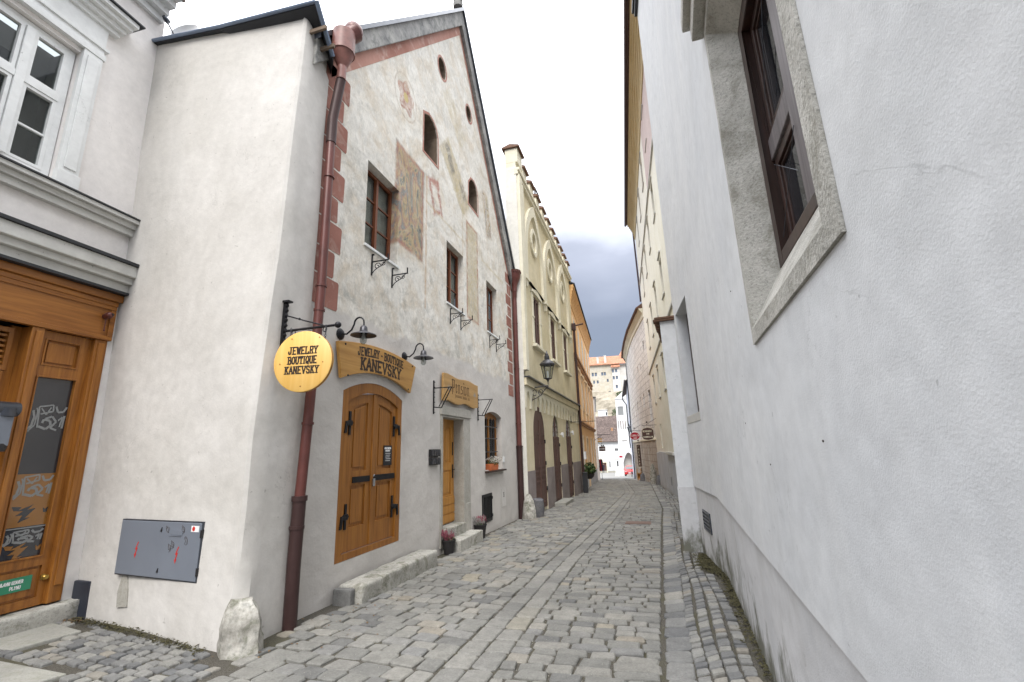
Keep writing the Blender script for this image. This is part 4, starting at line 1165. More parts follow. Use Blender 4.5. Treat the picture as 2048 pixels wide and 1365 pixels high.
# roof with a sheet-metal verge and dark eave over the lane
rf = MB()
tp_ = [(-6.12, 3.62, 7.32), (-4.9, 3.645, 7.17), (-3.42, 3.67, 7.06), (-3.46, 4.10, 6.62), (-3.75, 4.4, 6.7), (-6.12, 9, 7.6)]
rf.v = [(p[0]-ox, p[1]-oy, p[2]) for p in tp_]+[(p[0]-ox, p[1]-oy, p[2]-.05) for p in tp_]
rf.f = [(0, 1, 5), (1, 4, 5), (1, 2, 4), (2, 3, 4), (6, 11, 7), (7, 11, 10), (7, 10, 8), (8, 10, 9)]+[(i, (i+1) % 6, (i+1) % 6+6, i+6) for i in range(6)]
rf.build('roof', 'lead', GH)
MB().tube([(-6.14-ox, 3.61-oy, 7.30), (-4.9-ox, 3.635-oy, 7.155), (-3.42-ox, 3.66-oy, 7.045)], .026, 8).tube([(-3.40-ox, 3.66-oy, 7.05), (-3.44-ox, 4.06-oy, 6.62)], .03, 8).build('roof_edge', 'tin_blue', GH, smooth=True)
for k in range(2): MB().box(-3.60-ox, -3.36-ox, 3.80+.16*k-oy, 3.83+.16*k-oy, 6.78-.12*k, 6.83-.12*k).build('rafter_end', 'soffit', GH)
o = MB().box(-6.07-ox, -5.83-ox, 3.81-oy, 3.92-oy, .0, .40).build('corner_stone', simple('dark_slate', (.03, .035, .05), .4, 0, .5, .3, 5), GH, bev=.012)
MB().prism([(0, 0), (.16, .02), (.14, .16), (.10, .30), (.02, .30), (-.02, .14)], -.012, .002).build('bare_patch', 'portal_stone', None, side=-1)
o = COL.objects['bare_patch']; o.parent = GH; o.location = (-5.30-ox, 3.745-oy, .20); o.rotation_euler = (0, 0, R(-6)); 

eb = thing('electrical_cabinet', 'grey electrical cabinet door with red lightning marks set in the pale side wall', 'cabinet', FG, .735, .045, .52)
MB().box(0, 1.225, -.03, .045, 0, .51).build('door', 'box_grey', eb, bev=.006)
MB().box(-.012, 1.237, -.05, .036, -.012, .522).build('frame', 'zinc', eb, bev=.003)
q = MB()
for cu, cz_ in ((.30, .24), (.92, .22)):
    P = [(.02, .08), (-.022, .0), (.002, .0), (-.018, -.05), (-.03, -.045), (-.005, -.09), (.012, -.04), (.0, -.045), (.026, .02), (.004, .02), (.035, .08)]
    MB().prism([(cu+p[0]*.8, cz_+p[1]*.9) for p in P], .0455, .047).build('lightning_mark', 'red_paint', eb)
q = MB().box(1.09, 1.20, .0455, .047, .43, .485); q.build('sticker', 'white_paint', eb)
MB().prism(ell(1.125, .458, .020, .022, 14), .0472, .048).build('red_dot', 'red_paint', eb)
q = MB().box(.80, .97, .045, .049, .395, .44).box(.78, .96, .049, .052, .385, .393).build('label_holder', 'box_grey', eb, bev=.001)
q = MB()
for cu, cz_ in ((.74, .455), (1.03, .36), (.84, .32), (.97, .46), (.80, .29)):
    a0 = rn.uniform(0, 6); MB().tube([(cu+.022*math.cos(a0+t*.9)+.0006*t, .0462, cz_+.03*math.sin(a0+t*.7)-.0012*t) for t in range(20)], .0016, 4).build('scribble', 'ink', eb)
for cu, cz_ in ((.64, .44), (.66, .07)): MB().prism([(cu, cz_-.02), (cu+.025, cz_-.02), (cu+.022, cz_+.02)], .0455, .052).build('latch', 'black_paint', eb)
for z in (.38, .05): MB().box(1.225, 1.242, .0, .05, z, z+.07).build('hinge', 'black_paint', eb)

sdish = thing('satellite_dish', 'small white satellite dish on the roof edge beside the shop cornice', 'satellite dish', FW, -5.80, 3.85, 7.36)
prof = [(.01, .0), (.09, .009), (.15, .026), (.19, .05)]
MB().lathe(prof, (0.0, 0, .20), (.25, -.95, .35), 28, False).build('reflector', 'far_white', sdish, smooth=True, closed=False)
MB().tube([(.0, .0, .02), (-.05, -.10, .04), (-.13, -.22, .28)], .010, 6).tube([(0, .05, 0), (0, .05, .22)], .018, 6).build('arm', 'iron_grey', sdish)
MB().lathe([(.02, -.04), (.035, .0), (.035, .05)], (-.13, -.22, .28), (-.25, .95, -.1), 10).build('receiver', 'zinc', sdish)

gs = thing('guard_stone', 'pale rough mossy guard stone at the foot of the near house corner', 'guard stone', FW, -3.53, 3.56, -.02)
prof = [(.195, -.1), (.195, .12), (.175, .27), (.15, .36), (.095, .43), (.001, .435)]
m = MB().lathe(prof, (0, 0, 0), (0, 0, 1), 7)
m.v = [(p[0]*(1+.10*math.sin(3*math.atan2(p[1], p[0])+p[2]*4))+.02*p[2]/.4*-1, p[1]*.82*(1+.08*math.sin(2*math.atan2(p[1], p[0])+1)), p[2]+.02*math.sin(p[0]*30)*math.sin(p[1]*25)) for p in m.v]
m.build('stone', 'guard_stone', gs, smooth=True, ang=40, rough=.017)

# hanging disc sign
FD = Fr(-3.62, 3.80, 1, .0, -1)
hs = thing('hanging_sign', 'round yellow wooden sign lettered JEWELRY BOUTIQUE KANEVSKY hanging by the downpipe', 'sign', Fr(-3.262, 3.75, math.cos(R(8.6)), math.sin(R(8.6)), -1), 0, 0, 2.545)
MB().lathe([(.300, -.026), (.311, -.02), (.311, .02), (.300, .026)], (0, 0, 0), (0, 1, 0), 56).build('disc', 'sign_yellow', hs, smooth=True)
MB().lathe([(.3125, -.014), (.3125, .014)], (0, 0, 0), (0, 1, 0), 56, False).build('rim', 'sign_rim', hs, smooth=True, closed=False)
lt = MB()
for s_, z, h, wd in (('JEWELRY', .075, .070, .037), ('BOUTIQUE', -.025, .070, .0335), ('KANEVSKY', -.125, .070, .037)):
    tw = textw(s_, wd, .24); text(lt, s_, -tw/2, z, h, wd, .0262, .21, True, gap=.24)
lt.build('lettering', 'ink', hs, closed=False)
q = MB()
for u, z in ((-.13, .235), (.17, .235), (.22, -.02), (-.24, -.02), (.0, -.255)): q.lathe([(.008, 0), (.008, .003)], (u, .026, z), (0, 1, 0), 8)
q.build('screw', 'sign_rim', hs)
for u in (-.165, .215):
    c = MB(); zt_ = math.sqrt(.311**2-u*u)
    z = zt_+.01; k = 0
    while z < .36:
        pts = [((.0085*math.cos(t)) if k % 2 else 0, (0 if k % 2 else .0085*math.cos(t)), z+.016*math.sin(t)) for t in [2*math.pi*i/8 for i in range(9)]]
        c.tube([(u+p[0], p[1], p[2]) for p in pts], .003, 5); z += .024; k += 1
    c.build('chain', 'iron_grey', hs)
hb = thing('sign_bracket', 'black wrought iron bracket carrying the round yellow sign', 'bracket', FD, 0, 0, 2.72)
m = MB().box(.01, .045, -.02, .02, 0, .52)
m.box(-.01, .09, -.035, .035, .50, .52)
for k in range(9): m.ball((.045, .0, .03+.055*k), .022, 6)
m.build('wall_bar', 'iron', hb, jit=.003)
m = MB().tube([(.04, 0, .185), (.66, 0, .185)], .014, 8).ball((.70, 0, .185), .034, 12).tube([(.04, 0, .36), (.3, 0, .27), (.52, 0, .20)], .008, 6).ball((.22, 0, .30), .014, 6)
for u in (.16, .545): m.tube([(u+.022*math.cos(t), 0, .155+.028*math.sin(t)) for t in [2*math.pi*i/10 for i in range(11)]], .005, 6)
m.build('arm', 'iron', hb, smooth=True)

# downpipes
dp1 = thing('downpipe', 'large dark red downpipe with round hopper at the corner of the painted gable', 'downpipe', FW, -3.53, 4.14, -.02)
def pp(y, z, x=-3.53): return (x+3.53, y-4.14, z+.02)
MB().tube([pp(4.14, -.02), pp(4.135, .6), pp(4.15, 1.2)], .066, 14).lathe([(.078, 0), (.078, .05)], pp(4.15, 1.17), (0, 0, 1), 14).lathe([(.074, 0), (.074, .03)], pp(4.14, .9), (0, 0, 1), 14).build('lower_pipe', 'pipe_dark', dp1, smooth=True)
m = MB().tube([pp(4.15, 1.2), pp(4.19, 2.0), pp(4.235, 3.0), pp(4.25, 3.6), pp(4.255, 5.55, -3.54)], .053, 14)
for y_, z_ in ((4.19, 1.95), (4.245, 3.25), (4.25, 3.55), (4.255, 5.0)): m.lathe([(.064, 0), (.064, .025)], pp(y_, z_), (0, 0, 1), 14)
m.build('pipe', 'pipe_red', dp1, smooth=True)
MB().tube([pp(4.255, 5.5, -3.54), pp(4.255, 5.86, -3.54), pp(4.23, 6.42, -3.43)], .062, 14).build('offset_pipe', 'pipe_dark', dp1, smooth=True)
MB().lathe([(.058, 0), (.058, .20), (.148, .42), (.148, .73), (.13, .73)], pp(4.22, 6.40, -3.42), (0, 0, 1), 24).lathe([(.153, .405), (.153, .435)], pp(4.22, 6.40, -3.42), (0, 0, 1), 24).build('hopper', 'pipe_pale', dp1, smooth=True, ang=22)
MB().lathe([(.11, .0), (.12, .14)], pp(4.28, 7.14, -3.40), (.5, .35, .75), 18).ball(pp(4.32, 7.26, -3.35), .125, 14).build('gutter_elbow', 'pipe_red', dp1, smooth=True)
dp2 = thing('downpipe', 'thin red downpipe with ornate hopper between the gable and the yellow house', 'downpipe', FW, -3.565, 12.87, -.25)
m = MB().tube([(0, 0, 0), (0, 0, 2.0)], .085, 12).lathe([(.1, 0), (.1, .04)], (0, 0, 1.95), n=12).build('lower_pipe', 'pipe_dark', dp2, smooth=True)
m = MB().tube([(0, 0, 2.0), (0, 0, 6.45)], .07, 12)
for z in (2.6, 4.2, 5.6): m.lathe([(.08, 0), (.08, .03)], (0, 0, z), n=12)
m.build('pipe', 'pipe_red', dp2, smooth=True)
m = MB().tube([(0, 0, 6.42), (.03, -.05, 6.66)], .07, 10).lathe([(.075, 0), (.075, .16), (.17, .40), (.19, .44), (.20, .62), (.215, .66), (.18, .66)], (.03, -.05, 6.62), n=18)
for k in range(14): m.ball((.03+.205*math.cos(k*.45), -.05+.205*math.sin(k*.45), 7.22), .028, 6)
m.build('hopper', 'pipe_red', dp2, smooth=True)

# ================================================================== SHOP (left edge)
FS = Fr(-6.08, 3.88, -.05, 1, -1)
SH = thing('shop_house', 'pale house with a carved brown timber shop front', 'shop', FS)
so_ = rect(-3.2, -.16, .2, 3.4)
wn = rect(-1.86, -1.0, 4.66, 6.36)
MB().sheet([(-4.2, -.7), (.03, -.7), (-.17, 7.95), (-4.2, 7.95)], [so_, wn], 0, [.35, .16], .4).build('wall', 'shop_plaster', SH)
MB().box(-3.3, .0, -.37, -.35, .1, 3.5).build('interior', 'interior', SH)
# main window
q = MB()
for a, b in ((-1.0, -.80), (-2.06, -1.86)):
    q.box(a, b, .0, .05, 4.78, 6.42); q.box(a+.04, b-.04, .05, .065, 4.85, 6.36); q.box(a-.01, b+.01, .0, .075, 4.60, 4.80)
q.box(-2.08, -.78, .0, .06, 6.42, 6.50).box(-2.06, -.80, .0, .045, 6.50, 6.86).box(-2.1, -.76, .0, .065, 6.56, 6.60)
for i, (dz, dw) in enumerate(((.0, .08), (.06, .13), (.12, .19), (.18, .24))): q.box(-2.16-.03*i, -.70+.03*i, .0, dw, 6.86+dz, 6.92+dz-.001)
q.build('window_surround', 'white_trim', SH, bev=.005)
MB().box(-2.30, -.56, .0, .27, 7.10, 7.118).build('hood_flashing', 'lead', SH)
wf = MB()
wf.box(-1.85, -1.01, -.13, -.06, 4.67, 4.74).box(-1.85, -1.01, -.13, -.06, 6.28, 6.35).box(-1.85, -1.78, -.13, -.06, 4.74, 6.28).box(-1.08, -1.01, -.13, -.06, 4.74, 6.28)
wf.box(-1.47, -1.39, -.13, -.035, 4.74, 6.28).box(-1.78, -1.08, -.125, -.045, 5.62, 5.70)
wf.box(-1.78, -1.47, -.12, -.07, 5.14, 5.165).box(-1.39, -1.08, -.12, -.07, 5.14, 5.165)
for a, b in ((-1.78, -1.475), (-1.385, -1.08)):
    for c_, d_ in ((4.74, 5.62), (5.70, 6.28)):
        ring(wf, rect(a, b, c_, d_), rect(a+.035, b-.035, c_+.035, d_-.035), -.115, -.055)
wf = wf.build('window', 'white_trim', SH, bev=.004)
MB().box(-1.80, -1.06, -.10, -.095, 4.70, 6.32).build('pane', 'glass_clear', wf)
q = MB().box(-1.9, -.95, -.55, -.54, 4.5, 6.5).box(-.98, -.96, -.55, -.13, 4.6, 6.45).box(-1.88, -1.86, -.55, -.13, 4.6, 6.45)
q.build('inner_reveal', 'interior_light', SH)
MB().box(-1.75, -1.22, -.538, -.53, 4.8, 6.2).build('dark_room', simple('room_grey', (.16, .155, .15), .9, 0, .1, .4, 3), SH)
# sill band, string course, shop canopy
q = MB().box(-4.2, -.12, 0, .07, 4.38, 4.46).box(-4.2, -.10, 0, .11, 4.461, 4.52).box(-4.2, -.07, 0, .16, 4.521, 4.57)
q.build('sill_band', 'grey_trim', SH, bev=.004)
MB().box(-4.2, -.06, 0, .175, 4.571, 4.59).box(-4.2, .02, 0, .27, 3.94, 3.975).build('band_flashing', 'lead', SH)
q = MB().box(-4.2, -.12, 0, .13, 3.62, 3.72).box(-4.2, -.08, 0, .19, 3.721, 3.80).box(-4.2, -.02, 0, .24, 3.801, 3.939)
q.build('canopy', 'grey_trim', SH, bev=.01)
MB().box(-4.2, -.10, 0, .16, 3.588, 3.619).build('band_flashing', 'lead', SH)
q = MB()
for i, (dz, dw) in enumerate(((0., .06), (.10, .14), (.20, .24), (.30, .34))): q.box(-4.25, -.22, .0, dw, 7.62+dz, 7.72+dz-.001)
q.build('main_cornice', 'white_trim', SH, bev=.006)
MB().box(-4.25, -.19, -.3, .38, 8.02, 8.04).build('gutter_flashing', 'lead', SH)
roof_shape('roof', 'tiles_brown', SH, [(-4.3, .35, 8.05), (-.19, .35, 8.05), (-.19, -5, 11), (-4.3, -5, 11)])
# timber front
t = MB()
t.box(-4, -.12, .0, .09, 3.50, 3.587).box(-4, -.145, .0, .06, 3.44, 3.499)
t.build('timber_cornice', 'wood_shop_h', SH, bev=.012)
t = MB().box(-4, -.155, -.02, .035, 3.02, 3.44).box(-4, -.150, .035, .050, 3.02, 3.07).box(-4, -.150, .035, .050, 3.39, 3.44).box(-.21, -.150, .035, .052, 3.071, 3.389)
t.build('fascia', 'wood_shop_h', SH, bev=.006)
t = MB().box(-.30, -.17, -.1, .02, .24, 3.018).box(-.27, -.20, .02, .035, .40, 2.98).box(-.90, -.79, -.16, .03, .24, 3.018).box(-.87, -.82, .03, .045, .3, 2.98)
t.build('post', 'wood_shop', SH, bev=.008)
t = MB().sheet(rect(-.79, -.30, .24, 3.018), [rect(-.73, -.385, .72, 2.52), rect(-.715, -.41, 2.66, 2.92), rect(-.74, -.36, .32, .62)], -.04, [.05, .03, .02], .06)
fp = t.build('front_panel', 'wood_shop', SH)
t = MB().box(-.78, -.31, -.075, -.068, 2.6, 2.96).prism(rect(-.69, -.435, 2.685, 2.895), -.068, -.052).box(-.78, -.31, -.065, -.06, .28, .66).prism(rect(-.71, -.39, .345, .595), -.06, -.046)
ring(t, rect(-.745, -.37, .705, 2.535), rect(-.73, -.385, .72, 2.52), -.042, -.028); ring(t, rect(-.73, -.395, 2.645, 2.935), rect(-.715, -.41, 2.66, 2.92), -.042, -.03)
t.build('panel_moulding', 'wood_shop', fp, bev=.005)
gl = MB().box(-.735, -.38, -.075, -.068, .71, 2.53).build('pane', 'film_dark', fp)
MB().box(-.73, -.385, -.0675, -.066, 1.02, 1.53).build('orange_film', 'film_orange', gl)
def squig(z0, mt, z1, nm):
    q = MB(); r_ = random.Random(int(z0*100)); c = [0]
    def st(p, th):
        for a, b in zip(p, p[1:]):
            c[0] += 1; w_ = -.0655+.00004*c[0]
            dx, dz = b[0]-a[0], b[1]-a[1]; l = math.hypot(dx, dz) or 1e-5; nx, nz_ = -dz/l*th/2, dx/l*th/2
            q.add([(a[0]+nx, w_, a[1]+nz_), (a[0]-nx, w_, a[1]-nz_), (b[0]-nx, w_, b[1]-nz_), (b[0]+nx, w_, b[1]+nz_)], [(0, 1, 2, 3)])
    H = z1-z0; ux = -.725; U = lambda a, b: (ux+a*.335, z0+b*H)
    st([U(.0, .0), U(.12, .15), U(.16, .5), U(.10, .75)], .022); st([U(.06, -.05), U(.2, .2), U(.22, .7), U(.18, .85)], .014)
    st([U(.28, .1), U(.24, .9), U(.6, 1.0), U(.62, .75), U(.3, .62)], .016); st([U(.3, .85), U(.45, .6), U(.55, .9)], .014)
    st([U(.3, .15), U(.5, .05), U(.62, .2), U(.58, .38), U(.42, .42), U(.38, .28)], .024); st([U(.45, .45), U(.62, .55), U(.75, .35), U(.62, .1), U(.8, .02)], .02)
    st([U(.68, .95), U(.75, .72), U(.9, .75), U(.97, .95)], .02); st([U(.8, .4), U(.9, .55), U(.86, .15)], .016); st([U(.95, .6), U(.93, .1)], .02)
    q.build(nm, mt, gl, closed=False)
squig(1.97, 'film_grey', 2.24, 'film_pattern')
squig(1.30, 'film_grey', 1.52, 'film_pattern')
q = MB()
def zig(cz_, mt, s=1.):
    P = [(-.70, .06), (-.62, .05), (-.64, .02), (-.52, .07), (-.57, .02), (-.50, .03), (-.58, -.06), (-.53, -.055), (-.63, -.10), (-.60, -.03), (-.66, -.03), (-.60, .01), (-.68, .02)]
    q = MB().prism([(p[0], cz_+p[1]) for p in P], -.0652, -.0645); q.prism([(-.44, cz_+.03), (-.42, cz_+.01), (-.39, cz_+.035), (-.40, cz_-.02), (-.43, cz_-.02)], -.0652, -.0645)
    q.build('film_pattern', mt, gl)
zig(1.16, 'film_dark')
MB().box(-.73, -.385, -.0675, -.066, 1.0, 1.012).build('film_line', 'film_grey', gl)
squig(.86, 'film_grey', .985, 'film_pattern')
zig(.795, 'film_orange')
# louvre and door beyond
t = MB().box(-1.30, -.90, -.3, -.28, .24, 3.018).box(-.98, -.90, -.28, -.12, .24, 3.018)
ring(t, rect(-1.6, -.96, 2.55, 2.99), rect(-1.55, -1.0, 2.60, 2.94), -.2, -.1)
for k in range(6): t.box(-1.56, -.99, -.18, -.12, 2.62+.055*k, 2.645+.055*k)
t.box(-1.6, -.98, -.2, -.10, 2.42, 2.545)
t.build('door', 'wood_shop', SH, bev=.004)
q = MB().box(-.70, -.43, -.046, -.036, .415, .545).build('gas_plate', 'green_plate', fp)
t_ = MB(); text(t_, 'HLAVNI UZAVER', -.685, .49, .028, .0125, -.036, .22, False); text(t_, 'PLYNU', -.60, .44, .028, .0145, -.036, .22, False)
t_.build('lettering', 'white_paint', q, closed=False)
MB().lathe([(.03, 0), (.03, .015), (.018, .02), (.018, .03), (.026, .04), (.02, .05)], (-.335, -.04, .50), (0, 1, 0), 16).build('lock_knob', 'brass', fp, smooth=True)
st = thing('shop_step', 'long worn stone step in front of the timber shop front', 'stone step', FS, -1.5, 0, 0)
MB().box(-2.4, 1.50, -.1, .14, -.1, .225).build('step', 'step_stone', st, bev=.025, rough=.012, smooth=True, ang=60)
ml = thing('camera', 'small brown dome camera at the corner of the shop fascia', 'camera', FS, -.26, .05, 3.30)
MB().lathe([(.03, -.02), (.04, .03), (.03, .05)], (0, 0, 0), (.2, 1, .3), 16).ball((-.0, .055, .01), .038, 14).build('housing', 'pipe_red', ml, smooth=True)
MB().lathe([(.014, 0), (.014, .008)], (.01, .09, .015), (.2, 1, .2), 12).build('lens', 'black_paint', ml)
MB().tube([(0, .01, -.03), (0, .01, -.16)], .005, 6).ball((0, .012, -.17), .012, 6).build('cable', 'pipe_red', ml)
sc_ = thing('wall_fitting', 'grey metal cylinder fitting at the left edge beside the shop door', 'ashtray', FS, -1.02, .02, 1.75)
MB().lathe([(.0, 0), (.085, .02), (.085, .10), (.001, .10)], (0, .10, .31), (0, 0, 1), 20).tube([(-.1, .1, .40), (.09, .1, .40)], .07, 16).build('hood', 'zinc', sc_, smooth=True)
MB().box(-.10, .05, .04, .16, .05, .36).build('body', 'box_grey', sc_, bev=.01)
MB().lathe([(.06, 0), (.07, .05), (.05, .10), (.0, .1)], (0, .10, .0), (0, 0, 1), 18).build('cup', 'black_paint', sc_, smooth=True)

# ================================================================== WHITE HOUSE on the right
FR = Fr(.42, 0, .0485, 1, 1)
RH = thing('white_house', 'tall white roughcast house with a stone framed window above the right edge', 'house', FR)
sw = rect(1.13, 2.40, 2.06, 3.92)
E1 = 6.40/FR.dy
MB().sheet([(-.4, .97), (E1, .97), (E1, 10.4), (-.4, 10.4)], [sw], .0, [.3], .6).build('wall', 'white_plaster', RH)
m = MB().sheet([(-.4, -.6), (E1+.02, -.6), (E1+.02, .985), (-.4, .985)], [], -.022, [], .5); m.build('plinth', 'white_plinth', RH)
FR2 = Fr(.7306, 6.40, -.0722, 1, 1)
def sub(src_parent, fr, mb):      # bake geometry given in another facade frame into the parent's own frame
    pf = src_parent['_fr']
    out_ = []
    for v in mb.v:
        p = fr.pt(v[0], v[1], v[2]); dx, dy = p.x-pf[0], p.y-pf[1]
        out_.append((dx*pf[2]+dy*pf[3], (-dx*pf[3]+dy*pf[2])*src_parent['_s'], v[2]))
    mb.v = out_; return mb
RH['_fr'] = (FR.x, FR.y, FR.dx, FR.dy)
E2 = 1.705
w2 = rect(.42, 1.50, 2.05, 3.74)
sub(RH, FR2, MB().sheet([(0, .97), (E2, .97), (E2, 10.4), (0, 10.4)], [w2], .0, [.22], .6)).build('wall', 'white_plaster', RH)
sub(RH, FR2, MB().sheet([(-.02, -.6), (E2, -.6), (E2, .985), (-.02, .985)], [], -.020, [], .5)).build('plinth', 'white_plinth', RH)
sub(RH, FR2, MB().box(.40, 1.52, -.25, .006, 1.93, 2.05)).build('sill', 'grey_trim', RH, bev=.01)
f = sub(RH, FR2, MB().box(.42, .50, -.24, -.17, 2.05, 3.74).box(1.42, 1.50, -.24, -.17, 2.05, 3.74).box(.5, 1.42, -.24, -.17, 3.66, 3.74).box(.5, 1.42, -.24, -.17, 2.05, 2.13).box(.93, .99, -.24, -.165, 2.13, 3.66)).build('window', 'wood_dark', RH)
sub(RH, FR2, MB().box(.5, 1.42, -.215, -.21, 2.1, 3.7)).build('pane', 'glass_dark', f)
sub(RH, FR2, MB().box(-7.0, E2+.06, -3, .10, 10.4, 10.48).box(-7., E2+.03, .0, .06, 10.28, 10.399)).build('roof_edge', 'lead', RH)
# lower end buttress with tiled cap
JB = thing('garden_wall', 'lower white wall with a small tiled cap beyond the corner of the white house', 'wall', Fr(.37, 8.14, .0955, 1, 1))
MB().box(0, 7.0, -.5, .0, -.6, 3.72).build('wall', 'white_plaster', JB)
MB().box(-.012, 6.9, -.5, .010, -.6, .955).build('plinth', 'white_plinth', JB)
q = MB()
for k in range(30): q.box(-.06+.24*k, .165-.06+.24*k, -.6, .10+rnd.uniform(-.01, .01), 3.72, 3.755)
q.box(-.07, 7.0, -.6, .085, 3.757, 3.79)
q.build('tiled_cap', 'tiles_cap', JB, jit=.004)
# vent grille
VA, VB = .71, 1.24
v = MB(); ring(v, rect(VA, VB, .41, .68), rect(VA+.03, VB-.03, .44, .65), -.0195, -.004)
for i in range(4): v.box(VA+.03, VB-.03, -.019, -.003, .455+.05*i, .478+.05*i)
sub(RH, FR2, v).build('vent_grille', 'zinc', RH)
sub(RH, FR2, MB().box(VA+.02, VB-.02, -.0195, -.0185, .42, .67)).build('vent_hole', 'black_paint', RH)
# stone framed window
sf = MB()
def splay(mb, a, b, c, d):   # quad faces between outer rectangle at w=.012 and inner rectangle deeper
    A = [(p[0], a, p[1]) for p in c]; B = [(p[0], b, p[1]) for p in d]
    mb.add(A+B, [(i, (i+1) % 4, (i+1) % 4+4, i+4) for i in range(4)])
Ro = rect(1.132, 2.398, 2.062, 3.918); R1 = rect(1.235, 2.355, 2.13, 3.86); R2_ = rect(1.27, 2.28, 2.38, 3.74); R3 = rect(1.29, 2.26, 2.40, 3.72)
sf = MB()
for a, b, c, d in ((.010, .010, Ro, R1), (.010, -.13, R1, R2_), (-.13, -.32, R2_, R3)): splay(sf, a, b, c, d)
splay(sf, -.30, .010, Ro, Ro)
sf.build('window_surround', 'window_stone', RH, closed=False)
MB().box(1.05, 2.46, .0, .07, 3.93, 4.05).box(1.02, 2.50, .0, .11, 4.051, 4.14).build('window_hood', 'window_stone', RH, bev=.012)
wf = MB()
a, b, c, d = 1.275, 2.275, 2.385, 3.735
wf.box(a, a+.07, -.20, -.13, c, d).box(b-.07, b, -.20, -.13, c, d).box(a+.07, b-.07, -.20, -.13, d-.07, d).box(a+.07, b-.07, -.20, -.13, c, c+.06)
wf = wf.build('window', 'wood_dark', RH, bev=.006)
cr = MB().box(1.70, 1.845, -.20, -.155, c+.06, d-.07).box(a+.07, 1.70, -.20, -.158, 2.90, 3.01).box(1.845, b-.07, -.20, -.158, 2.90, 3.01)
cr.build('window_cross', 'wood_greyed', wf, bev=.006)
cs = MB()
for (p, q_) in ((a+.072, 1.698), (1.847, b-.072)):
    for (r_, s_) in ((c+.062, 2.898), (3.012, d-.072)):
        ring(cs, rect(p, q_, r_, s_), rect(p+.045, q_-.045, r_+.045, s_-.045), -.215, -.17)
        ring(cs, rect(p+.045, q_-.045, r_+.045, s_-.045), rect(p+.06, q_-.06, r_+.06, s_-.06), -.212, -.182)
cs.build('casement', 'wood_dark', wf, bev=.004)
MB().box(a+.05, b-.05, -.195, -.190, c+.03, d-.03).build('pane', 'glass_dark', wf)
MB().box(a+.1, b-.1, -.60, -.59, c, d).build('inner_room', 'interior', RH)
for P in ([(2.2, -.165, 2.88), (1.9, -.165, 2.66)], [(2.22, -.150, 2.50), (1.80, -.150, 2.80)], [(2.15, -.165, 3.2), (1.9, -.165, 3.6)]):
    MB().tube(P, .0015, 4).build('wire', 'zinc', wf)

# small nail holes in the render
q = MB()
for u, z in ((.47, 2.1), (.50, 1.55), (2.5, 1.5), (3.1, 1.72), (1.6, 1.6), (2.9, 2.5)): q.lathe([(.004, 0), (.004, .003)], (u, .0, z), (0, 1, 0), 6)
q.build('nail', 'ink', RH)

# ================================================================== YELLOW HOUSE
FY = Fr(-3.42, 12.98, .004, 1, -1)
YH = thing('yellow_house', 'yellow house with stepped parapet teeth, pointed blind arches and three brown doors', 'house', FY)
d1 = arch(1.02, 2.62, -.35, 2.15, .85, 8, True); d2 = arch(3.92, 5.22, -.42, 2.08, .84, 8, True); d3 = arch(6.74, 8.06, -.48, 2.16, .84, 8, True)
yw = [rect(1.73, 2.58, 5.10, 6.86), rect(4.57, 5.42, 5.10, 6.86), rect(7.43, 8.28, 5.10, 6.86)]
oc = [ell(2.12, 8.98, .28, .34, 20), ell(4.96, 8.98, .28, .34, 20), ell(7.82, 8.98, .28, .34, 20)]
MB().sheet([(0, -1), (10.54, -1), (10.54, 10.85), (0, 10.85)], [d1, d2, d3]+yw+oc, 0, [.12]*3+[.12]*3+[.1]*3, .35).build('wall', 'yellow_plaster', YH)
for o_ in oc: MB().prism(offs(o_, .02), -.12, -.10).build('roundel_back', 'yellow_plaster', YH)
MB().box(-.035, -.001, -.35, .04, -1, 10.80).build('side_wall', 'yellow_side', YH)
q = MB()
for a, b in ((.0, 1.0), (2.64, 3.90), (5.24, 6.72), (8.08, 10.54)): MB().box(a+(.01 if a == 0 else 0), b, .0, .02, -1, 1.02).build('plinth', 'mauve_plinth', YH)
# parapet with capped teeth
q = MB().box(-.05, 10.6, -.02, .10, 10.50, 10.64).box(-.05, 10.6, -.02, .15, 10.641, 10.74).box(-.03, 10.56, -.33, .03, 10.741, 10.96)
for k in range(11):
    u = -.03+.99*k; wd = .62 if k == 0 else .50
    q.box(u, u+wd, -.33, .03 if k else .10, 10.961, 11.36 if k else 11.50)
    zt = 11.36 if k else 11.50
    MB().add([(u-.06, .12 if k else .18, zt+.0), (u+wd+.06, .12 if k else .18, zt+.0), (u+wd+.06, -.42, zt), (u-.06, -.42, zt), (u-.06, .12 if k else .18, zt+.06), (u+wd+.06, .12 if k else .18, zt+.06), (u+wd+.02, -.15, zt+.18), (u-.02, -.15, zt+.18), (u+wd+.06, -.42, zt+.06), (u-.06, -.42, zt+.06)],
           [(0, 1, 2, 3), (0, 1, 5, 4), (4, 5, 6, 7), (6, 8, 9, 7), (2, 3, 9, 8), (1, 2, 8, 6, 5), (3, 0, 4, 7, 9)]).build('tooth_cap', 'tiles_cap', YH)
q.build('parapet', 'cream_trim', YH, bev=.01)
MB().box(3.25, 3.30, -.1, -.05, 11.4, 11.95).box(3.25, 3.95, -.1, -.05, 11.95, 12.0).build('roof_frame', 'iron', YH)
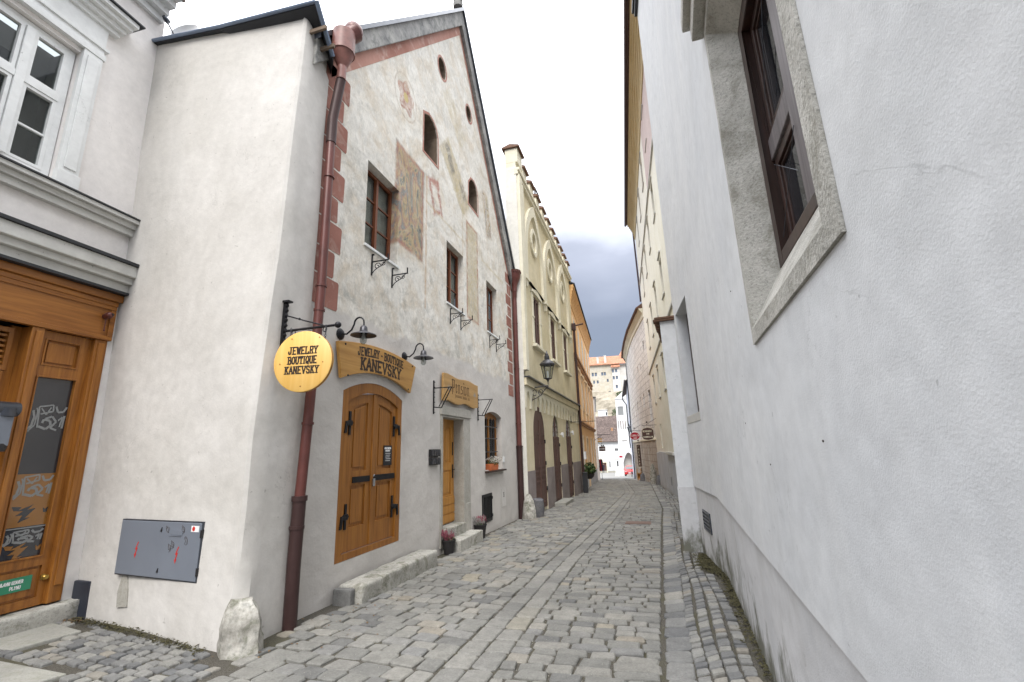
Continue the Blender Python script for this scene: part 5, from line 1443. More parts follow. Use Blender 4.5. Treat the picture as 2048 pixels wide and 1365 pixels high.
# corner pier and pointed blind arches
MB().box(.0, .30, .0, .14, 3.95, 10.499).build('corner_pier', 'cream_trim', YH, bev=.008); MB().box(.38, .66, .0, .10, 7.15, 10.45).build('pilaster', 'cream_trim', YH, bev=.008)
for k in range(3):
    cc = .62+2.87*k
    l0 = arch(cc, cc+2.87, 7.12, 8.05, 2.36, 10, True); l1 = arch(cc+.28, cc+2.59, 7.12, 8.05, 1.95, 10, True)
    tp = MB(); ring(tp, l0, l1, .0, .10); tp.build('blind_arch', 'cream_trim', YH)
for k in range(4):
    u = .62+2.87*k; MB().box(u-.22, u+.22, .0, .15, 7.0, 7.11).prism([(u-.16, 7.0), (u+.16, 7.0), (u+.05, 6.76), (u-.05, 6.76)], .0, .12).build('corbel', 'cream_trim', YH, bev=.008)
for o_ in oc: q = MB(); ring(q, offs(o_, .20), offs(o_, .03), .0, .07); ring(q, offs(o_, -.10), offs(o_, -.16), -.10, -.06); q.build('roundel', 'cream_trim', YH, bev=.008)
# upper windows
for (a, b) in ((1.73, 2.58), (4.57, 5.42), (7.43, 8.28)):
    window(YH, a, b, 5.11, 6.85, -.06, 'wood_brown_door', 2, 2, .09, .03, 'glass_dark')
    q = MB().box(a-.26, a-.03, .0, .035, 5.10, 6.9).box(b+.03, b+.26, .0, .035, 5.10, 6.9).box(a-.28, a-.02, .0, .055, 6.0, 6.08).box(b+.02, b+.28, .0, .055, 6.0, 6.08)
    q.prism([(a-.30, 6.9), (b+.30, 6.9), (b+.28, 7.0), (b+.08, 7.03), ((a+b)/2, 7.16), (a-.08, 7.03), (a-.28, 7.0)], .0, .08)
    q.box(a-.34, b+.34, .0, .15, 4.96, 5.06)
    q.build('window_surround', 'cream_trim', YH, bev=.012)
# string course with pointed frieze
q = MB().prism([(.0, 3.50), (10.5, 3.50), (10.5, 3.72), (.0, 3.72)], .0, .11)
q.build('string_course', 'yellow_plaster', YH)
MB().box(-.02, 10.5, .0, .21, 3.721, 3.755).build('string_flashing', 'zinc', YH)
q = MB()
for k in range(16):
    u = .08+.65*k
    pts = arch(u+.08, u+.57, 2.84, 2.95, .42, 5, True)
    tri_o = [(u, 2.84), (u+.08, 2.84)]+[p for p in reversed(pts[2:])]+[(u+.57, 2.84), (u+.65, 2.84), (u+.65, 3.495), (u, 3.495)]
    q.prism(tri_o, .0, .045)
q.build('frieze', 'cream_trim', YH)
def brown_door(u0, u1, z0, z1, zs, rise, glazed):
    o = MB()
    if glazed:
        o.box(u0, u1, -.06, -.015, z0, zs)
        g_ = MB().prism(arch(u0, u1, zs, zs+.01, rise, 8, True), -.05, -.04).build('fanlight', 'glass_dark', YH)
        q = MB().box((u0+u1)/2-.025, (u0+u1)/2+.025, -.04, -.018, zs, zs+rise-.1)
        for k in range(2): q.box(u0+.05, u1-.05, -.038, -.019, zs+.18+.2*k, zs+.20+.2*k)
        q.build('fanlight_bars', 'wood_brown_door', g_)
    else: o.prism(arch(u0, u1, z0, zs, rise, 8, True), -.06, -.015)
    o = o.build('door', 'wood_brown_door', YH)
    q = MB(); uc = (u0+u1)/2
    q.box(uc-.035, uc+.035, -.014, .005, z0, zs+(.4 if not glazed else 0))
    for a, b in ((u0+.08, uc-.08), (uc+.08, u1-.08)):
        for c_, d_ in ((z0+.15, z0+.85), (z0+.95, z0+1.15), (z0+1.25, zs-.25), (zs-.17, zs+.0)):
            ring(q, rect(a, b, c_, d_), rect(a+.05, b-.05, c_+.05, d_-.05), -.015, .002)
    q.build('door_moulding', 'wood_brown_door', o)
    h = MB()
    for z in (z0+.5, z0+1.3, z0+2.0): h.box(u1-.10, u1-.02, -.013, .025, z, z+.12)
    h.build('hinge', 'iron', o)
brown_door(1.02, 2.62, -.18, 0, 2.15, .85, False)
brown_door(3.92, 5.22, -.28, 0, 2.08, .84, True)
brown_door(6.74, 8.06, -.36, 0, 2.16, .84, True)
roof_shape('roof', 'tiles_orange', YH, [(.8, -.5, 8.3), (10.3, -.5, 8.3), (10.3, -2.2, 12.2), (.8, -2.2, 12.0)])
MB().box(.35, .60, .02, .03, -.10, .78).build('utility_cover', 'mauve_plinth', YH, bev=.003)
o = thing('door_slab', 'flat stone slab before the middle brown door', 'paving slab', FY, 4.5, 0, 0)
MB().box(-.95, .75, .02, .42, -.45, -.20).build('slab', 'slab', o, bev=.012)
g = thing('guard_stone', 'dark leaning guard stone in front of the yellow house corner', 'guard stone', FY, .22, .22, -.23)
o = MB().lathe([(.17, 0), (.18, .2), (.17, .40), (.15, .5), (.08, .52), (.001, .52)], (0, 0, 0), (-.12, .10, 1), 12).build('stone', 'dark_guard', g, smooth=True, jit=.01)
g = thing('guard_stone', 'pale rough stone against the pale corner of the yellow house', 'guard stone', FY, -.10, .06, -.25)
MB().lathe([(.19, 0), (.19, .25), (.14, .50), (.06, .66), (.001, .68)], (0, 0, 0), (0, 0, 1), 12).build('stone', 'guard_stone', g, smooth=True, jit=.015)
def security(label, u, z):
    t = thing('floodlight', label, 'lamp', FY, u, .0, z, 'small white lamps between the brown doors')
    MB().box(-.03, .03, 0, .10, -.02, .02).box(-.10, .10, .08, .15, -.06, .06).ball((0, .13, -.09), .04, 8).build('housing', 'white_paint', t, bev=.01)
security('small white lamp between the first and second brown doors', 5.35, 2.2); security('small white lamp beside the third brown door', 7.9, 2.35)
for (u, lab) in ((10.35, 'dark brown downpipe between the yellow and the orange house'),):
    t = thing('downpipe', lab, 'downpipe', FY, u, .12, -.5)
    MB().tube([(0, 0, 0), (0, 0, 8.2)], .065, 10).box(-.14, .10, -.1, .10, 8.2, 8.55).tube([(0, .1, 8.45), (.0, .5, 8.50)], .04, 8).build('pipe', 'pipe_dark', t, smooth=True)
t = thing('cable_bar', 'thin iron bar sticking out above the third brown door', 'bracket', FY, 8.9, 0, 2.85)
MB().tube([(0, 0, 0), (.0, 1.05, -.0)], .014, 6).tube([(-.7, .02, .0), (0, .02, 0)], .012, 6).box(-.72, -.68, .0, .03, -.1, .25).build('bar', 'iron', t)

def lantern(label, fr, u, w, z, sc=1., group='street lanterns on wall brackets', arm=.55):
    t = thing('street_lantern', label, 'street lamp', fr, u, w, z, group)
    S = lambda *a: tuple(x*sc for x in a)
    m = MB().tube([S(0, .02, .30), S(0, arm, .34), S(0, arm, .50)], .02*sc, 8).box(-.02*sc, .02*sc, .0, .03*sc, -.12*sc, .42*sc)
    for k in range(2):
        m.tube([S(0, .10+.2*k+.07*math.cos(t_), .14+.09*math.sin(t_)) for t_ in [i*.5 for i in range(12)]], .012*sc, 5)
    m.tube([S(0, .02, -.08), S(0, .15, -.03), S(0, .30, .05), S(0, .42, .20), S(0, arm, .32)], .013*sc, 6)
    m.build('bracket', 'iron_grey', t, smooth=True)
    c = (0, arm*sc, 0)
    m = MB()
    def hexr(r, z): return [(r*math.cos(math.pi/3*i+.3)*sc, arm*sc+r*math.sin(math.pi/3*i+.3)*sc, z*sc) for i in range(6)]
    a, b = hexr(.12, .56), hexr(.20, .98)
    for i in range(6): m.tube([a[i], b[i]], .012*sc, 5); m.tube([a[i], a[(i+1) % 6]], .012*sc, 5); m.tube([b[i], b[(i+1) % 6]], .014*sc, 5)
    m.build('cage', 'iron_grey', t)
    g_ = MB().add(hexr(.115, .565)+hexr(.192, .975), [(i, (i+1) % 6, (i+1) % 6+6, i+6) for i in range(6)]); g_.build('glass', 'glass_clear', t, closed=False)
    MB().lathe([(r*sc, h*sc) for r, h in ((.235, .98), (.24, 1.02), (.19, 1.08), (.10, 1.15), (.07, 1.17), (.085, 1.20), (.08, 1.29), (.05, 1.31), (.055, 1.34), (.03, 1.38), (.012, 1.44), (.001, 1.47))], c, (0, 0, 1), 16).build('cap', 'iron_grey', t, smooth=True)
    MB().lathe([(.02*sc, .45*sc), (.045*sc, .52*sc), (.12*sc, .56*sc), (.001, .56*sc)], c, (0, 0, 1), 10).build('base', 'iron_grey', t, smooth=True)
    MB().lathe([(.015*sc, .56*sc), (.03*sc, .66*sc), (.03*sc, .78*sc), (.001, .82*sc)], c, (0, 0, 1), 10).build('bulb', 'white_paint', t, smooth=True)
    return t
lantern('large hexagonal lantern on a scrolled bracket on the yellow house', FY, .98, 0, 3.22, 1.0)

# ================================================================== ORANGE HOUSE
FO = Fr(-3.40, 23.55, -.052, 1, -1)
OH = thing('orange_house', 'orange townhouse with brown cornices beyond the yellow house', 'house', FO)
O0 = 1.40
low = [rect(3.1-O0, 3.75-O0, .25, 2.2), rect(6.0-O0, 7.0-O0, -.75, 2.2), rect(9.6-O0, 10.3-O0, .3, 2.2), rect(12.3-O0, 13.0-O0, .3, 2.2)]
mid = [rect(u-O0, u+.85-O0, 3.95, 5.45) for u in (2.1, 4.7, 7.3, 9.9, 12.5)]
top = [rect(u-O0, u+.85-O0, 6.98, 8.6) for u in (2.1, 4.7, 7.3, 9.9, 12.5)]
MB().sheet([(0, -1.5), (13.5, -1.5), (13.5, 10.3), (0, 10.3)], low+mid+top, 0, .03, .4).build('wall', 'orange_plaster', OH)
MB().box(13.2, 13.5, -6, -.4, -1.5, 9.8).build('end_wall', 'orange_plaster', OH)
for i, r_ in enumerate(low+mid+top):
    a, c_, b, d_ = r_[0][0], r_[0][1], r_[2][0], r_[2][1]
    if i == 1:
        MB().box(a, b, -.05, -.01, c_, d_).build('door', 'wood_dark', OH); continue
    window(OH, a, b, c_, d_, -.012, 'far_white', 2, 2, .08, .03, 'curtain', proud=.035)
q = MB()
for r_ in mid:
    a, b = r_[0][0], r_[1][0]; q.box(a-.22, a-.02, .0, .025, 3.85, 5.6).box(b+.02, b+.22, .0, .025, 3.85, 5.6).box(a-.3, b+.3, .0, .14, 5.75, 5.88).box(a-.26, b+.26, .0, .07, 5.6, 5.749).box(a-.28, b+.28, .0, .08, 3.72, 3.849)
for r_ in top:
    a, b = r_[0][0], r_[1][0]; ring(q, rect(a-.16, b+.16, 6.84, 8.76), rect(a-.01, b+.01, 6.98, 8.61), .0, .03)
for r_ in low:
    a, b = r_[0][0], r_[1][0]
    if a > 0: ring(q, rect(a-.14, b+.14, r_[0][1]-.1, 2.34), rect(a-.01, b+.01, r_[0][1], 2.21), .0, .05)
for k in range(6): q.box(.35+2.6*k, .75+2.6*k, .0, .06, 3.2, 6.3)
q.build('surround', 'peach_trim', OH)
q = MB().box(-.05, 13.55, .0, .10, 2.86, 2.96).box(-.05, 13.55, .0, .15, 2.961, 3.03).box(-.05, 13.55, .0, .08, 6.28, 6.40).box(-.05, 13.55, .0, .15, 6.401, 6.55)
for k in range(27): q.box(.2+.5*k, .35+.5*k, .0, .12, 6.14, 6.279)
q.build('cornice', 'rust_cornice', OH)
q = MB()
for i in range(7):
    t = i/6; q.box(-.1, 13.5+.03*i, .0, .04+.20*t**1.4, 9.15+.165*i, 9.315+.165*i-.001)
q.build('eave_cove', 'orange_cove', OH)
roof_shape('roof', 'lead', OH, [(-.1, .32, 10.38), (13.8, .32, 10.38), (13.8, -4, 12.4), (-.1, -4, 12.4)], .07)
MB().box(0.01, 1.5, .0, .03, -1.5, .30).box(2.7, 4.55, .0, .03, -1.5, .12).box(5.7, 13.5, .0, .03, -1.5, .10).build('plinth', 'grey_blue_plaster', OH)
tb = thing('flower_tub', 'dark tub of green leaves hanging on the orange house wall', 'planter', FO, 1.5, .30, .18)
MB().lathe([(.10, -.12), (.22, .0), (.27, .14), (.22, .14)], n=16).box(-.02, .02, -.30, .0, .0, .04).build('pot', 'pot_black', tb, smooth=True)
MB().leaves((0, 0, .38), (.42, .34, .34), 420, .13, rn).build('leaves', 'leaf', tb, closed=False)
MB().leaves((0, .05, .42), (.38, .3, .26), 50, .06, rn).build('blossom', 'flower_white', tb, closed=False)
mb_ = thing('letter_box', 'pale letter box on the brown pipe beside the orange house', 'letter box', FY, 10.35, .2, 1.1)
MB().box(-.12, .12, 0, .12, 0, .34).box(-.13, .13, 0, .14, .34, .37).build('case', 'far_white', mb_, bev=.01)
bn = thing('gas_meter', 'dark post box on the pavement edge beside the orange house', 'meter box', FO, -.55, .22, -.55)
MB().box(-.15, .15, -.1, .12, 0, 1.0).box(-.17, .17, -.12, .14, 1.0, 1.05).build('case', 'lead', bn, bev=.01)
t = thing('cable_bar', 'thin iron bar sticking out from the far end of the orange house', 'bracket', FO, 13.2, 0, 2.62)
MB().tube([(0, 0, 0), (.0, 1.2, -.0)], .02, 6).tube([(0, 0, -.4), (0, .6, 0)], .016, 6).build('bar', 'iron', t)

# ================================================================== CREAM HOUSE (right, beyond the white one)
FB = Fr(.93, 19.12, -.0500, 1, 1)
BH = thing('cream_house', 'tall cream house with rows of small windows and a deep ochre eave', 'house', FB)
wins = []; hoods = []
for c in range(5):
    u = -5.6+3.13*c+.0
    for (z0, z1) in ((3.98, 5.32), (7.10, 8.50), (10.30, 11.64), (13.55, 14.9)):
        wins.append(rect(u+.10, u+.85, z0, z1)); hoods.append((u, z0, z1))
dr = rect(-1.2, -.2, -.6, 1.45); sq = [rect(.45+3.1*k, .95+3.1*k, 3.1, 3.72) for k in range(3)]; nd = rect(5.9, 6.5, 1.5, 2.75)
allw = [w_ for w_ in wins if w_[0][0] < 9.9]
MB().sheet([(-6.5, -1.5), (10.75, -1.5), (10.75, 16.0), (-6.5, 16.0)], allw+[nd], 0, .28, .5).build('wall', 'cream', BH)
MB().box(10.45, 10.74, -9, -.52, -1.5, 16).build('end_wall', 'cream', BH)
for w_ in allw:
    a, c_, b, d_ = w_[0][0], w_[0][1], w_[2][0], w_[2][1]
    window(BH, a, b, c_, d_, -.26, 'wood_dark', 2, 2, .06, .03, 'glass_dark')
for u, z0, z1 in hoods:
    if u > 9: continue
    MB().box(u+.02, u+.93, .0, .055, z1+.13, z1+.18).build('hood_moulding', 'grey_trim', BH)
    MB().box(u+.02, u+.93, .0, .045, z0-.09, z0-.04).build('sill', 'grey_trim', BH)
MB().box(-6.5, 10.75, .0, .06, 12.0, 12.08).build('string_course', 'grey_trim', BH); MB().box(-6.5, 10.75, .0, .06, 6.0, 6.08).build('string_course', 'grey_trim', BH)
MB().box(5.9, 6.5, -.27, -.22, 1.5, 2.75).build('shutter', 'wood_dark', BH)
MB().box(-6.5, -.5, .0, .012, 12.3, 15.6).build('painted_field', 'pink_paint', BH)
MB().box(-.3, 8.9, .0, .05, -1.5, 1.32).box(8.9, 10.75, .0, .045, -1.5, 1.25).build('plinth', 'grey_blue_plaster', BH)
MB().box(.0, 3.0, .05, .14, 1.24, 1.36).build('ledge', 'grey_trim', BH, bev=.01)
MB().box(-6.5, -.31, .0, .045, -1.5, 1.9).build('plinth', 'grey_blue_plaster', BH)
MB().box(2.4, 2.75, .04, .055, -.05, .3).build('vent_grille', 'zinc', BH)
q = MB()
for i in range(8):
    t = i/7; q.box(-6.5, 10.75+.02*i, -.2, .06+.36*t**1.7, 15.3+.15*i, 15.45+.15*i-.001)
q.build('eave_cove', 'ochre_cove', BH)
roof_shape('roof', 'tiles_cap', BH, [(-6.6, .50, 16.56), (10.95, .50, 16.56), (10.95, -7, 21), (-6.6, -7, 21)], .07)
MB().tube([(-6.6, .55, 16.52), (10.98, .55, 16.52)], .075, 8).build('gutter', 'pipe_dark', BH, smooth=True)
MB().tube([(10.82, .10, 16.2), (10.82, .06, 10.9)], .055, 8).build('downpipe', 'pipe_dark', BH, smooth=True)

# ================================================================== SGRAFFITO HOUSE (curved front)
sp = [(.395, 29.87), (.06, 32.0), (-.48, 35.6), (-.93, 39.5), (-1.30, 43.5), (-1.52, 47.0)]
GS = thing('sgraffito_house', 'curved house front covered with scratched ashlar drawing under a projecting tiled eave', 'house', FW, sp[0][0], -sp[0][1]*0+0, -1.0)
GS.location = (sp[0][0], sp[0][1], -1.0); GS['_s'] = 1
def wshift(mb, fr, z0=-1.0, org=None):
    ox_, oy_ = org or sp[0]
    mb.v = [(fr.pt(v[0], v[1], 0).x-ox_, fr.pt(v[0], v[1], 0).y-oy_, v[2]-z0) for v in mb.v]; return mb
frs = []
acc = 0
for (a, b) in zip(sp, sp[1:]):
    l = math.hypot(b[0]-a[0], b[1]-a[1]); frs.append((Fr(a[0], a[1], b[0]-a[0], b[1]-a[1], 1), l, acc)); acc += l
def sgwall(z0, z1, mat, wf_, w=0.):
    for i, (fr, l, ac) in enumerate(frs):
        hs_ = [h for h in wf_(i, l)]
        m = MB().sheet([(0, z0), (l, z0), (l, z1), (0, z1)], hs_, w, .25, .4)
        wshift(m, fr)
        o = m.build('wall', mat, GS, uvs=False)
        me = o.data; uvl = me.uv_layers.new()
        for p in me.polygons:
            for li in p.loop_indices:
                co = me.vertices[me.loops[li].vertex_index].co
                uvl.data[li].uv = (ac+(co.x+sp[0][0]-fr.x)*fr.dx+(co.y+sp[0][1]-fr.y)*fr.dy, co.z)
def hw(i, l):
    r_ = []
    if i == 0: r_.append(rect(.35, 1.15, 3.2, 5.15)); r_.append(rect(.9, 1.4, 7.9, 8.5))
    if i == 1: r_ += [rect(.8, 1.25, 4.25, 5.2), rect(2.5, 2.95, 4.2, 5.15), rect(1.0, 1.4, 6.95, 7.35), rect(2.4, 2.8, 6.95, 7.35)]
    if i in (2, 3): r_ += [rect(.8, 1.3, 4.0, 5.0), rect(2.4, 2.9, 3.95, 4.95), rect(1.6, 2.0, 6.9, 7.3)]
    return r_
def hl(i, l):
    if i == 1: return [rect(.9, 1.35, .2, 1.75)]
    if i == 2: return [rect(.3, .75, .2, 1.7), rect(2.0, 2.9, -.95, 1.6)]
    return []
sgwall(2.05, 10.3, 'sgraffito', hw)
sgwall(-2.4, 2.049, 'sgraffito_low', hl, .03)
for i, (fr, l, ac) in enumerate(frs):
    for hs_, z_ in ((hw(i, l), 0), (hl(i, l), 0)):
        for h in hs_:
            a, c_, b, d_ = h[0][0], h[0][1], h[2][0], h[2][1]
            m = MB(); ring(m, rect(a, b, c_, d_), rect(a+.06, b-.06, c_+.06, d_-.06), -.22, -.15); m.box((a+b)/2-.02, (a+b)/2+.02, -.22, -.15, c_+.06, d_-.06)
            f = wshift(m, fr).build('window', 'wood_brown_door', GS)
            wshift(MB().box(a, b, -.215, -.21, c_, d_), fr).build('pane', 'glass_dark', f)
def strip3(name, mat, prof, pts, par, org, z0):     # profile (w,z) swept along a plan polyline
    m = MB(); n = len(prof)
    for i, p in enumerate(pts):
        a = pts[max(i-1, 0)]; b = pts[min(i+1, len(pts)-1)]
        dx, dy = b[0]-a[0], b[1]-a[1]; l = math.hypot(dx, dy); nx_, ny_ = -dy/l, dx/l
        for (w_, z) in prof: m.v.append((p[0]+nx_*w_-org[0], p[1]+ny_*w_-org[1], z-z0))
    for i in range(len(pts)-1):
        for k in range(n): m.f.append((i*n+k, i*n+(k+1) % n, (i+1)*n+(k+1) % n, (i+1)*n+k))
    m.f += [tuple(range(n)), tuple(range((len(pts)-1)*n, len(pts)*n))]
    return m.build(name, mat, par)
strip3('eave_cornice', 'cream_trim', [(-.1, 9.8), (.06, 9.8), (.08, 9.95), (.04, 9.96), (.05, 10.1), (.22, 10.3), (.28, 10.45), (-.1, 10.45)], sp, GS, sp[0], -1)
strip3('eave_tiles', 'tiles_cap', [(-.2, 10.45), (.40, 10.40), (.44, 10.48), (-3.0, 12.8), (-3.0, 12.6)], sp, GS, sp[0], -1)
strip3('band', 'cream_trim', [(.0, 2.0), (.07, 2.0), (.07, 2.12), (.0, 2.12)], sp, GS, sp[0], -1)
m = MB(); 
m.tube([(-1.62-sp[0][0]-.1, 46.2-sp[0][1], 11.35), (-1.5-sp[0][0], 46.6-sp[0][1], 10.9), (-1.62-sp[0][0], 46.9-sp[0][1], 4), (-1.66-sp[0][0], 47.0-sp[0][1], -.9)], .06, 8)
m.build('downpipe', 'zinc', GS, smooth=True)
for (x, yv, lab, mt_) in ((.02, 30.6, 'tall yellowish guard stone at the near end of the sgraffito house', 'guard_stone'), (.34, 29.3, 'squat dark guard stone where the cream and sgraffito houses meet', 'dark_guard'), (-.72, 36.2, 'low grey guard stone by the hanging shop signs', 'dark_guard')):
    g = thing('guard_stone', lab, 'guard stone', FW, x, yv, gz(x, yv)-.05)
    hh = 1.25 if mt_ == 'guard_stone' else .62
    MB().lathe([(.20, 0), (.20, hh*.3), (.17, hh*.7), (.10, hh*.93), (.001, hh)], n=10).build('stone', mt_, g, smooth=True, jit=.015)

def hsign(label, x, y, z, hw_, hh, mat, wallx, oval, draw, cat='sign'):
    t = thing('shop_sign', label, cat, Fr(x, y, 1, 0, -1), 0, 0, z)
    P = ell(0, 0, hw_, hh, 28) if oval == 1 else ([(-hw_, -hh*.5), (-hw_*.75, -hh*.85), (0, -hh), (hw_*.75, -hh*.85), (hw_, -hh*.5), (hw_, hh*.5), (hw_*.75, hh*.85), (0, hh), (-hw_*.75, hh*.85), (-hw_, hh*.5)] if oval == 2 else rect(-hw_, hw_, -hh, hh))
    MB().prism(P, -.02, .02).build('board', mat, t)
    q = MB(); ring(q, P, [(p[0]*.96, p[1]*.955) for p in P], .0205, .024); q.build('border', 'cream_trim' if mat != 'sign_red' else 'white_paint', t)
    draw(t)
    q = MB().tube([(-hw_*.9, 0, hh+.12), (wallx-x, 0, hh+.12)], .015, 6).tube([(-hw_*.5, 0, hh), (-hw_*.5, 0, hh+.12)], .008, 5).tube([(hw_*.5, 0, hh), (hw_*.5, 0, hh+.12)], .008, 5)
    q.tube([(wallx-x, 0, hh+.5), (-hw_*.2, 0, hh+.14)], .010, 5).ball((0, 0, hh+.30), .05, 6)
    q.build('bracket', 'iron', t)
    return t
def strokes(mb, u0, u1, z, h, seed, w=.0245, th=.022):
    r_ = random.Random(seed); u = u0; k = 0
    while u < u1-h*.3:
        k += 1; cw = h*r_.uniform(.45, .7)
        mb.box(u, u+th, w, w+.001, z, z+h)
        if r_.random() < .7: mb.box(u+th, u+cw-.01, w, w+.001, z+h*.8, z+h)
        if r_.random() < .6: mb.box(u+th, u+cw-.01, w, w+.001, z, z+h*.2)
        if r_.random() < .5: mb.box(u+cw-.01-th, u+cw-.01, w+.0015, w+.0025, z, z+h)
        u += cw+.018
def dred(t):
    m = MB(); strokes(m, -.31, .31, -.03, .13, 3); strokes(m, -.10, .16, -.20, .09, 4); m.build('lettering', 'white_paint', t, closed=False)
hsign('dark red oval shop sign with white lettering hanging over the lane', -1.02, 36.5, 2.42, .37, .29, 'sign_red', -.58, 1, dred)
def dbr(t):
    m = MB(); strokes(m, -.27, .27, .10, .10, 7); strokes(m, -.08, .08, -.04, .08, 8); strokes(m, -.25, .25, -.22, .09, 9); m.build('lettering', 'cream_trim', t, closed=False)
hsign('dark brown barrel shaped shop sign with pale lettering on an iron bracket', -.05, 28.2, 2.33, .34, .37, 'sign_brown', .48, 2, dbr)
def dv(t):
    m = MB()
    for k in range(7): strokes(m, -.055, .07, .62-.22*k, .13, 20+k)
    m.build('lettering', 'cream_trim', t, closed=False)
t = hsign('tall narrow brown sign board with lettering stacked down it', -.86, 37.6, .95, .135, .86, 'sign_brown', -.68, 0, dv)
t = thing('display_stand', 'small orange wooden stand on the pavement under the tall brown sign', 'stand', FW, -.98, 37.4, gz(-.98, 37.4))
MB().box(-.16, .16, -.14, .14, .05, .10).box(-.16, .16, -.14, .14, .5, .55).box(-.15, -.11, -.13, .13, 0, .85).box(.11, .15, -.13, .13, 0, .85).box(-.11, .11, .08, .12, .12, .48).build('frame', 'wood_pension', t, bev=.01)
lantern('distant dark lantern on the corner of the pale blue house', Fr(-1.66, 51.0, -.06, 1, 1), 0, 0, 2.65, 1.0, arm=.28)

# ================================================================== PALE BLUE HOUSE, WHITE TOWER AND SQUARE
FP = Fr(-1.62, 49.5, -.062, 1, 1)
PB = thing('pale_blue_house', 'pale house with faint blue drawn ashlar and dark rainwater pipes', 'house', FP)
MB().sheet([(0, -3), (11, -3), (11, 8.1), (0, 8.6)], [], 0, [], 1.0).build('wall', 'sgraffito_blue', PB, uvs='wall')
MB().prism([(10.98, -3), (11, -3), (11, 8.1), (10.98, 8.1)], -4, 0).build('end_wall', 'far_white', PB)
MB().box(-.05, -.01, -3, 0, -3, 9.5).build('end_wall', 'far_white', PB)
roof_shape('roof', 'tiles_brown', PB, [(0, .25, 8.5), (11.2, .45, 8.0), (11.2, -4, 11.5), (0, -4, 11.5)], .1)
MB().tube([(.2, .30, 8.55), (10.9, .50, 8.05)], .07, 8).tube([(10.9, .46, 8.05), (10.8, .52, 7.6), (10.7, .10, 6.9), (10.6, .08, 2.1), (10.5, .02, 1.5)], .07, 8).build('gutter', 'zinc', PB, smooth=True)
# window-like drawn frames
q = MB()
for z in (2.5, 5.0):
    for u in (1.5, 4.5, 7.5): ring(q, rect(u, u+.9, z, z+1.4), rect(u+.1, u+.8, z+.1, z+1.3), .0, .03)
q.build('window_surround', 'white_trim', PB)

TW = thing('white_tower_house', 'white house with an archway, grid window and row of narrow slots by the square', 'house', FW, -5.3, 79.5, -3.3)
TW['_s'] = 1
def tw(mb): mb.v = [(v[0]+5.3, -v[1], v[2]+3.3) for v in mb.v]; return mb
ah = arch(-4.45, -2.6, -3.2, -.9, 1.7, 10)
sl_ = [rect(-4.78+.38*k, -4.64+.38*k, 4.6, 6.0) for k in range(5)]
gw = rect(-4.62, -3.72, 6.9, 8.35)
m = MB().sheet([(-5.35, -3.4), (-1.2, -3.4), (-1.2, 9.6), (-4.9, 9.6), (-4.95, 4.0)], [ah, gw]+sl_, 0, [1.2, .1]+[.12]*5, 4); tw(m).build('wall', 'far_white', TW)
tw(MB().box(-4.7, -2.5, -1.3, -1.25, -3.2, 1.2)).build('arch_back', 'grey_trim', TW)
tw(MB().box(-4.62, -3.72, -.11, -.09, 6.9, 8.35)).build('grid_window', 'film_grey', TW)
tw(MB().box(-4.4, -3.5, .0, .12, 2.75, 2.92)).build('ledge', 'grey_trim', TW)
m = MB().add([(-5.0, .1, 9.6), (-1.2, .1, 9.6), (-1.2, -4, 9.6), (-5.0, -4, 9.6), (-3.2, .1, 11.2), (-3.2, -4, 11.2)], [(0, 1, 4), (1, 2, 5, 4), (2, 3, 5), (3, 0, 4, 5), (0, 3, 2, 1)]); tw(m).build('gable', 'far_white', TW)
m = MB().box(-5.0, -4.5, .0, .02, .02, .30); tw(m).build('street_plate', 'sign_red', TW)
by = thing('buttress', 'grey pyramid shaped stone buttress beside the red car', 'buttress', FW, -5.5, 78.9, -3.1)
MB().add([(-.45, -.35, -.1), (.45, -.35, -.1), (.45, .4, -.1), (-.45, .4, -.1), (-.12, -.1, 1.75), (.12, -.1, 1.75), (.12, .3, 1.75), (-.12, .3, 1.75)], [(0, 1, 5, 4), (1, 2, 6, 5), (2, 3, 7, 6), (3, 0, 4, 7), (4, 5, 6, 7)]).build('stone', 'grey_trim', by, bev=.03)

FH = thing('white_square_house', 'low white house under a broad brown tiled roof at the end of the lane', 'house', FW, -8.5, 95, -3.4)
FH['_s'] = 1
def fh(mb): mb.v = [(v[0]+8.5, -v[1], v[2]+3.4) for v in mb.v]; return mb
hs_ = [rect(-9.45, -8.75, .95, 2.3), rect(-6.75, -5.95, .95, 1.5), rect(-9.55, -8.6, -3.2, -1.2), rect(-6.6, -5.9, -2.0, -.9), rect(-13, -12.3, .9, 2.2), rect(-8.1, -7.75, -2.2, -1.0)]
fh(MB().sheet([(-16, -3.6), (-4.5, -3.6), (-4.5, 2.95), (-16, 2.95)], hs_, 0, .2, 8)).build('wall', 'far_white', FH)
for i, h in enumerate(hs_):
    a, c_, b, d_ = h[0][0], h[0][1], h[2][0], h[2][1]
    if i == 2: fh(MB().box(a, b, -.15, -.1, c_, d_)).build('door', 'wood_brown_door', FH); continue
    m = MB().box(a, b, -.16, -.15, c_, d_); g_ = fh(m).build('window', 'glass_dark', FH)
    m = MB(); ring(m, rect(a, b, c_, d_), rect(a+.07, b-.07, c_+.07, d_-.07), -.149, -.1); m.box((a+b)/2-.03, (a+b)/2+.03, -.149, -.1, c_+.07, d_-.07); fh(m).build('frame', 'white_trim', g_)
m = MB(); ring(m, rect(-9.75, -8.4, -3.2, -1.0), rect(-9.55, -8.6, -3.2, -1.2), .0, .08); fh(m).build('door_surround', 'cream_trim', FH)
fh(MB().box(-16, -4.5, .0, .03, -3.6, -2.75)).build('plinth', 'grey_blue_plaster', FH)
fh(MB().box(-7.0, -5.6, .0, .05, -.6, -.1).box(-10, -7.9, .0, .05, -.8, -.35)).build('shop_board', 'cream', FH)
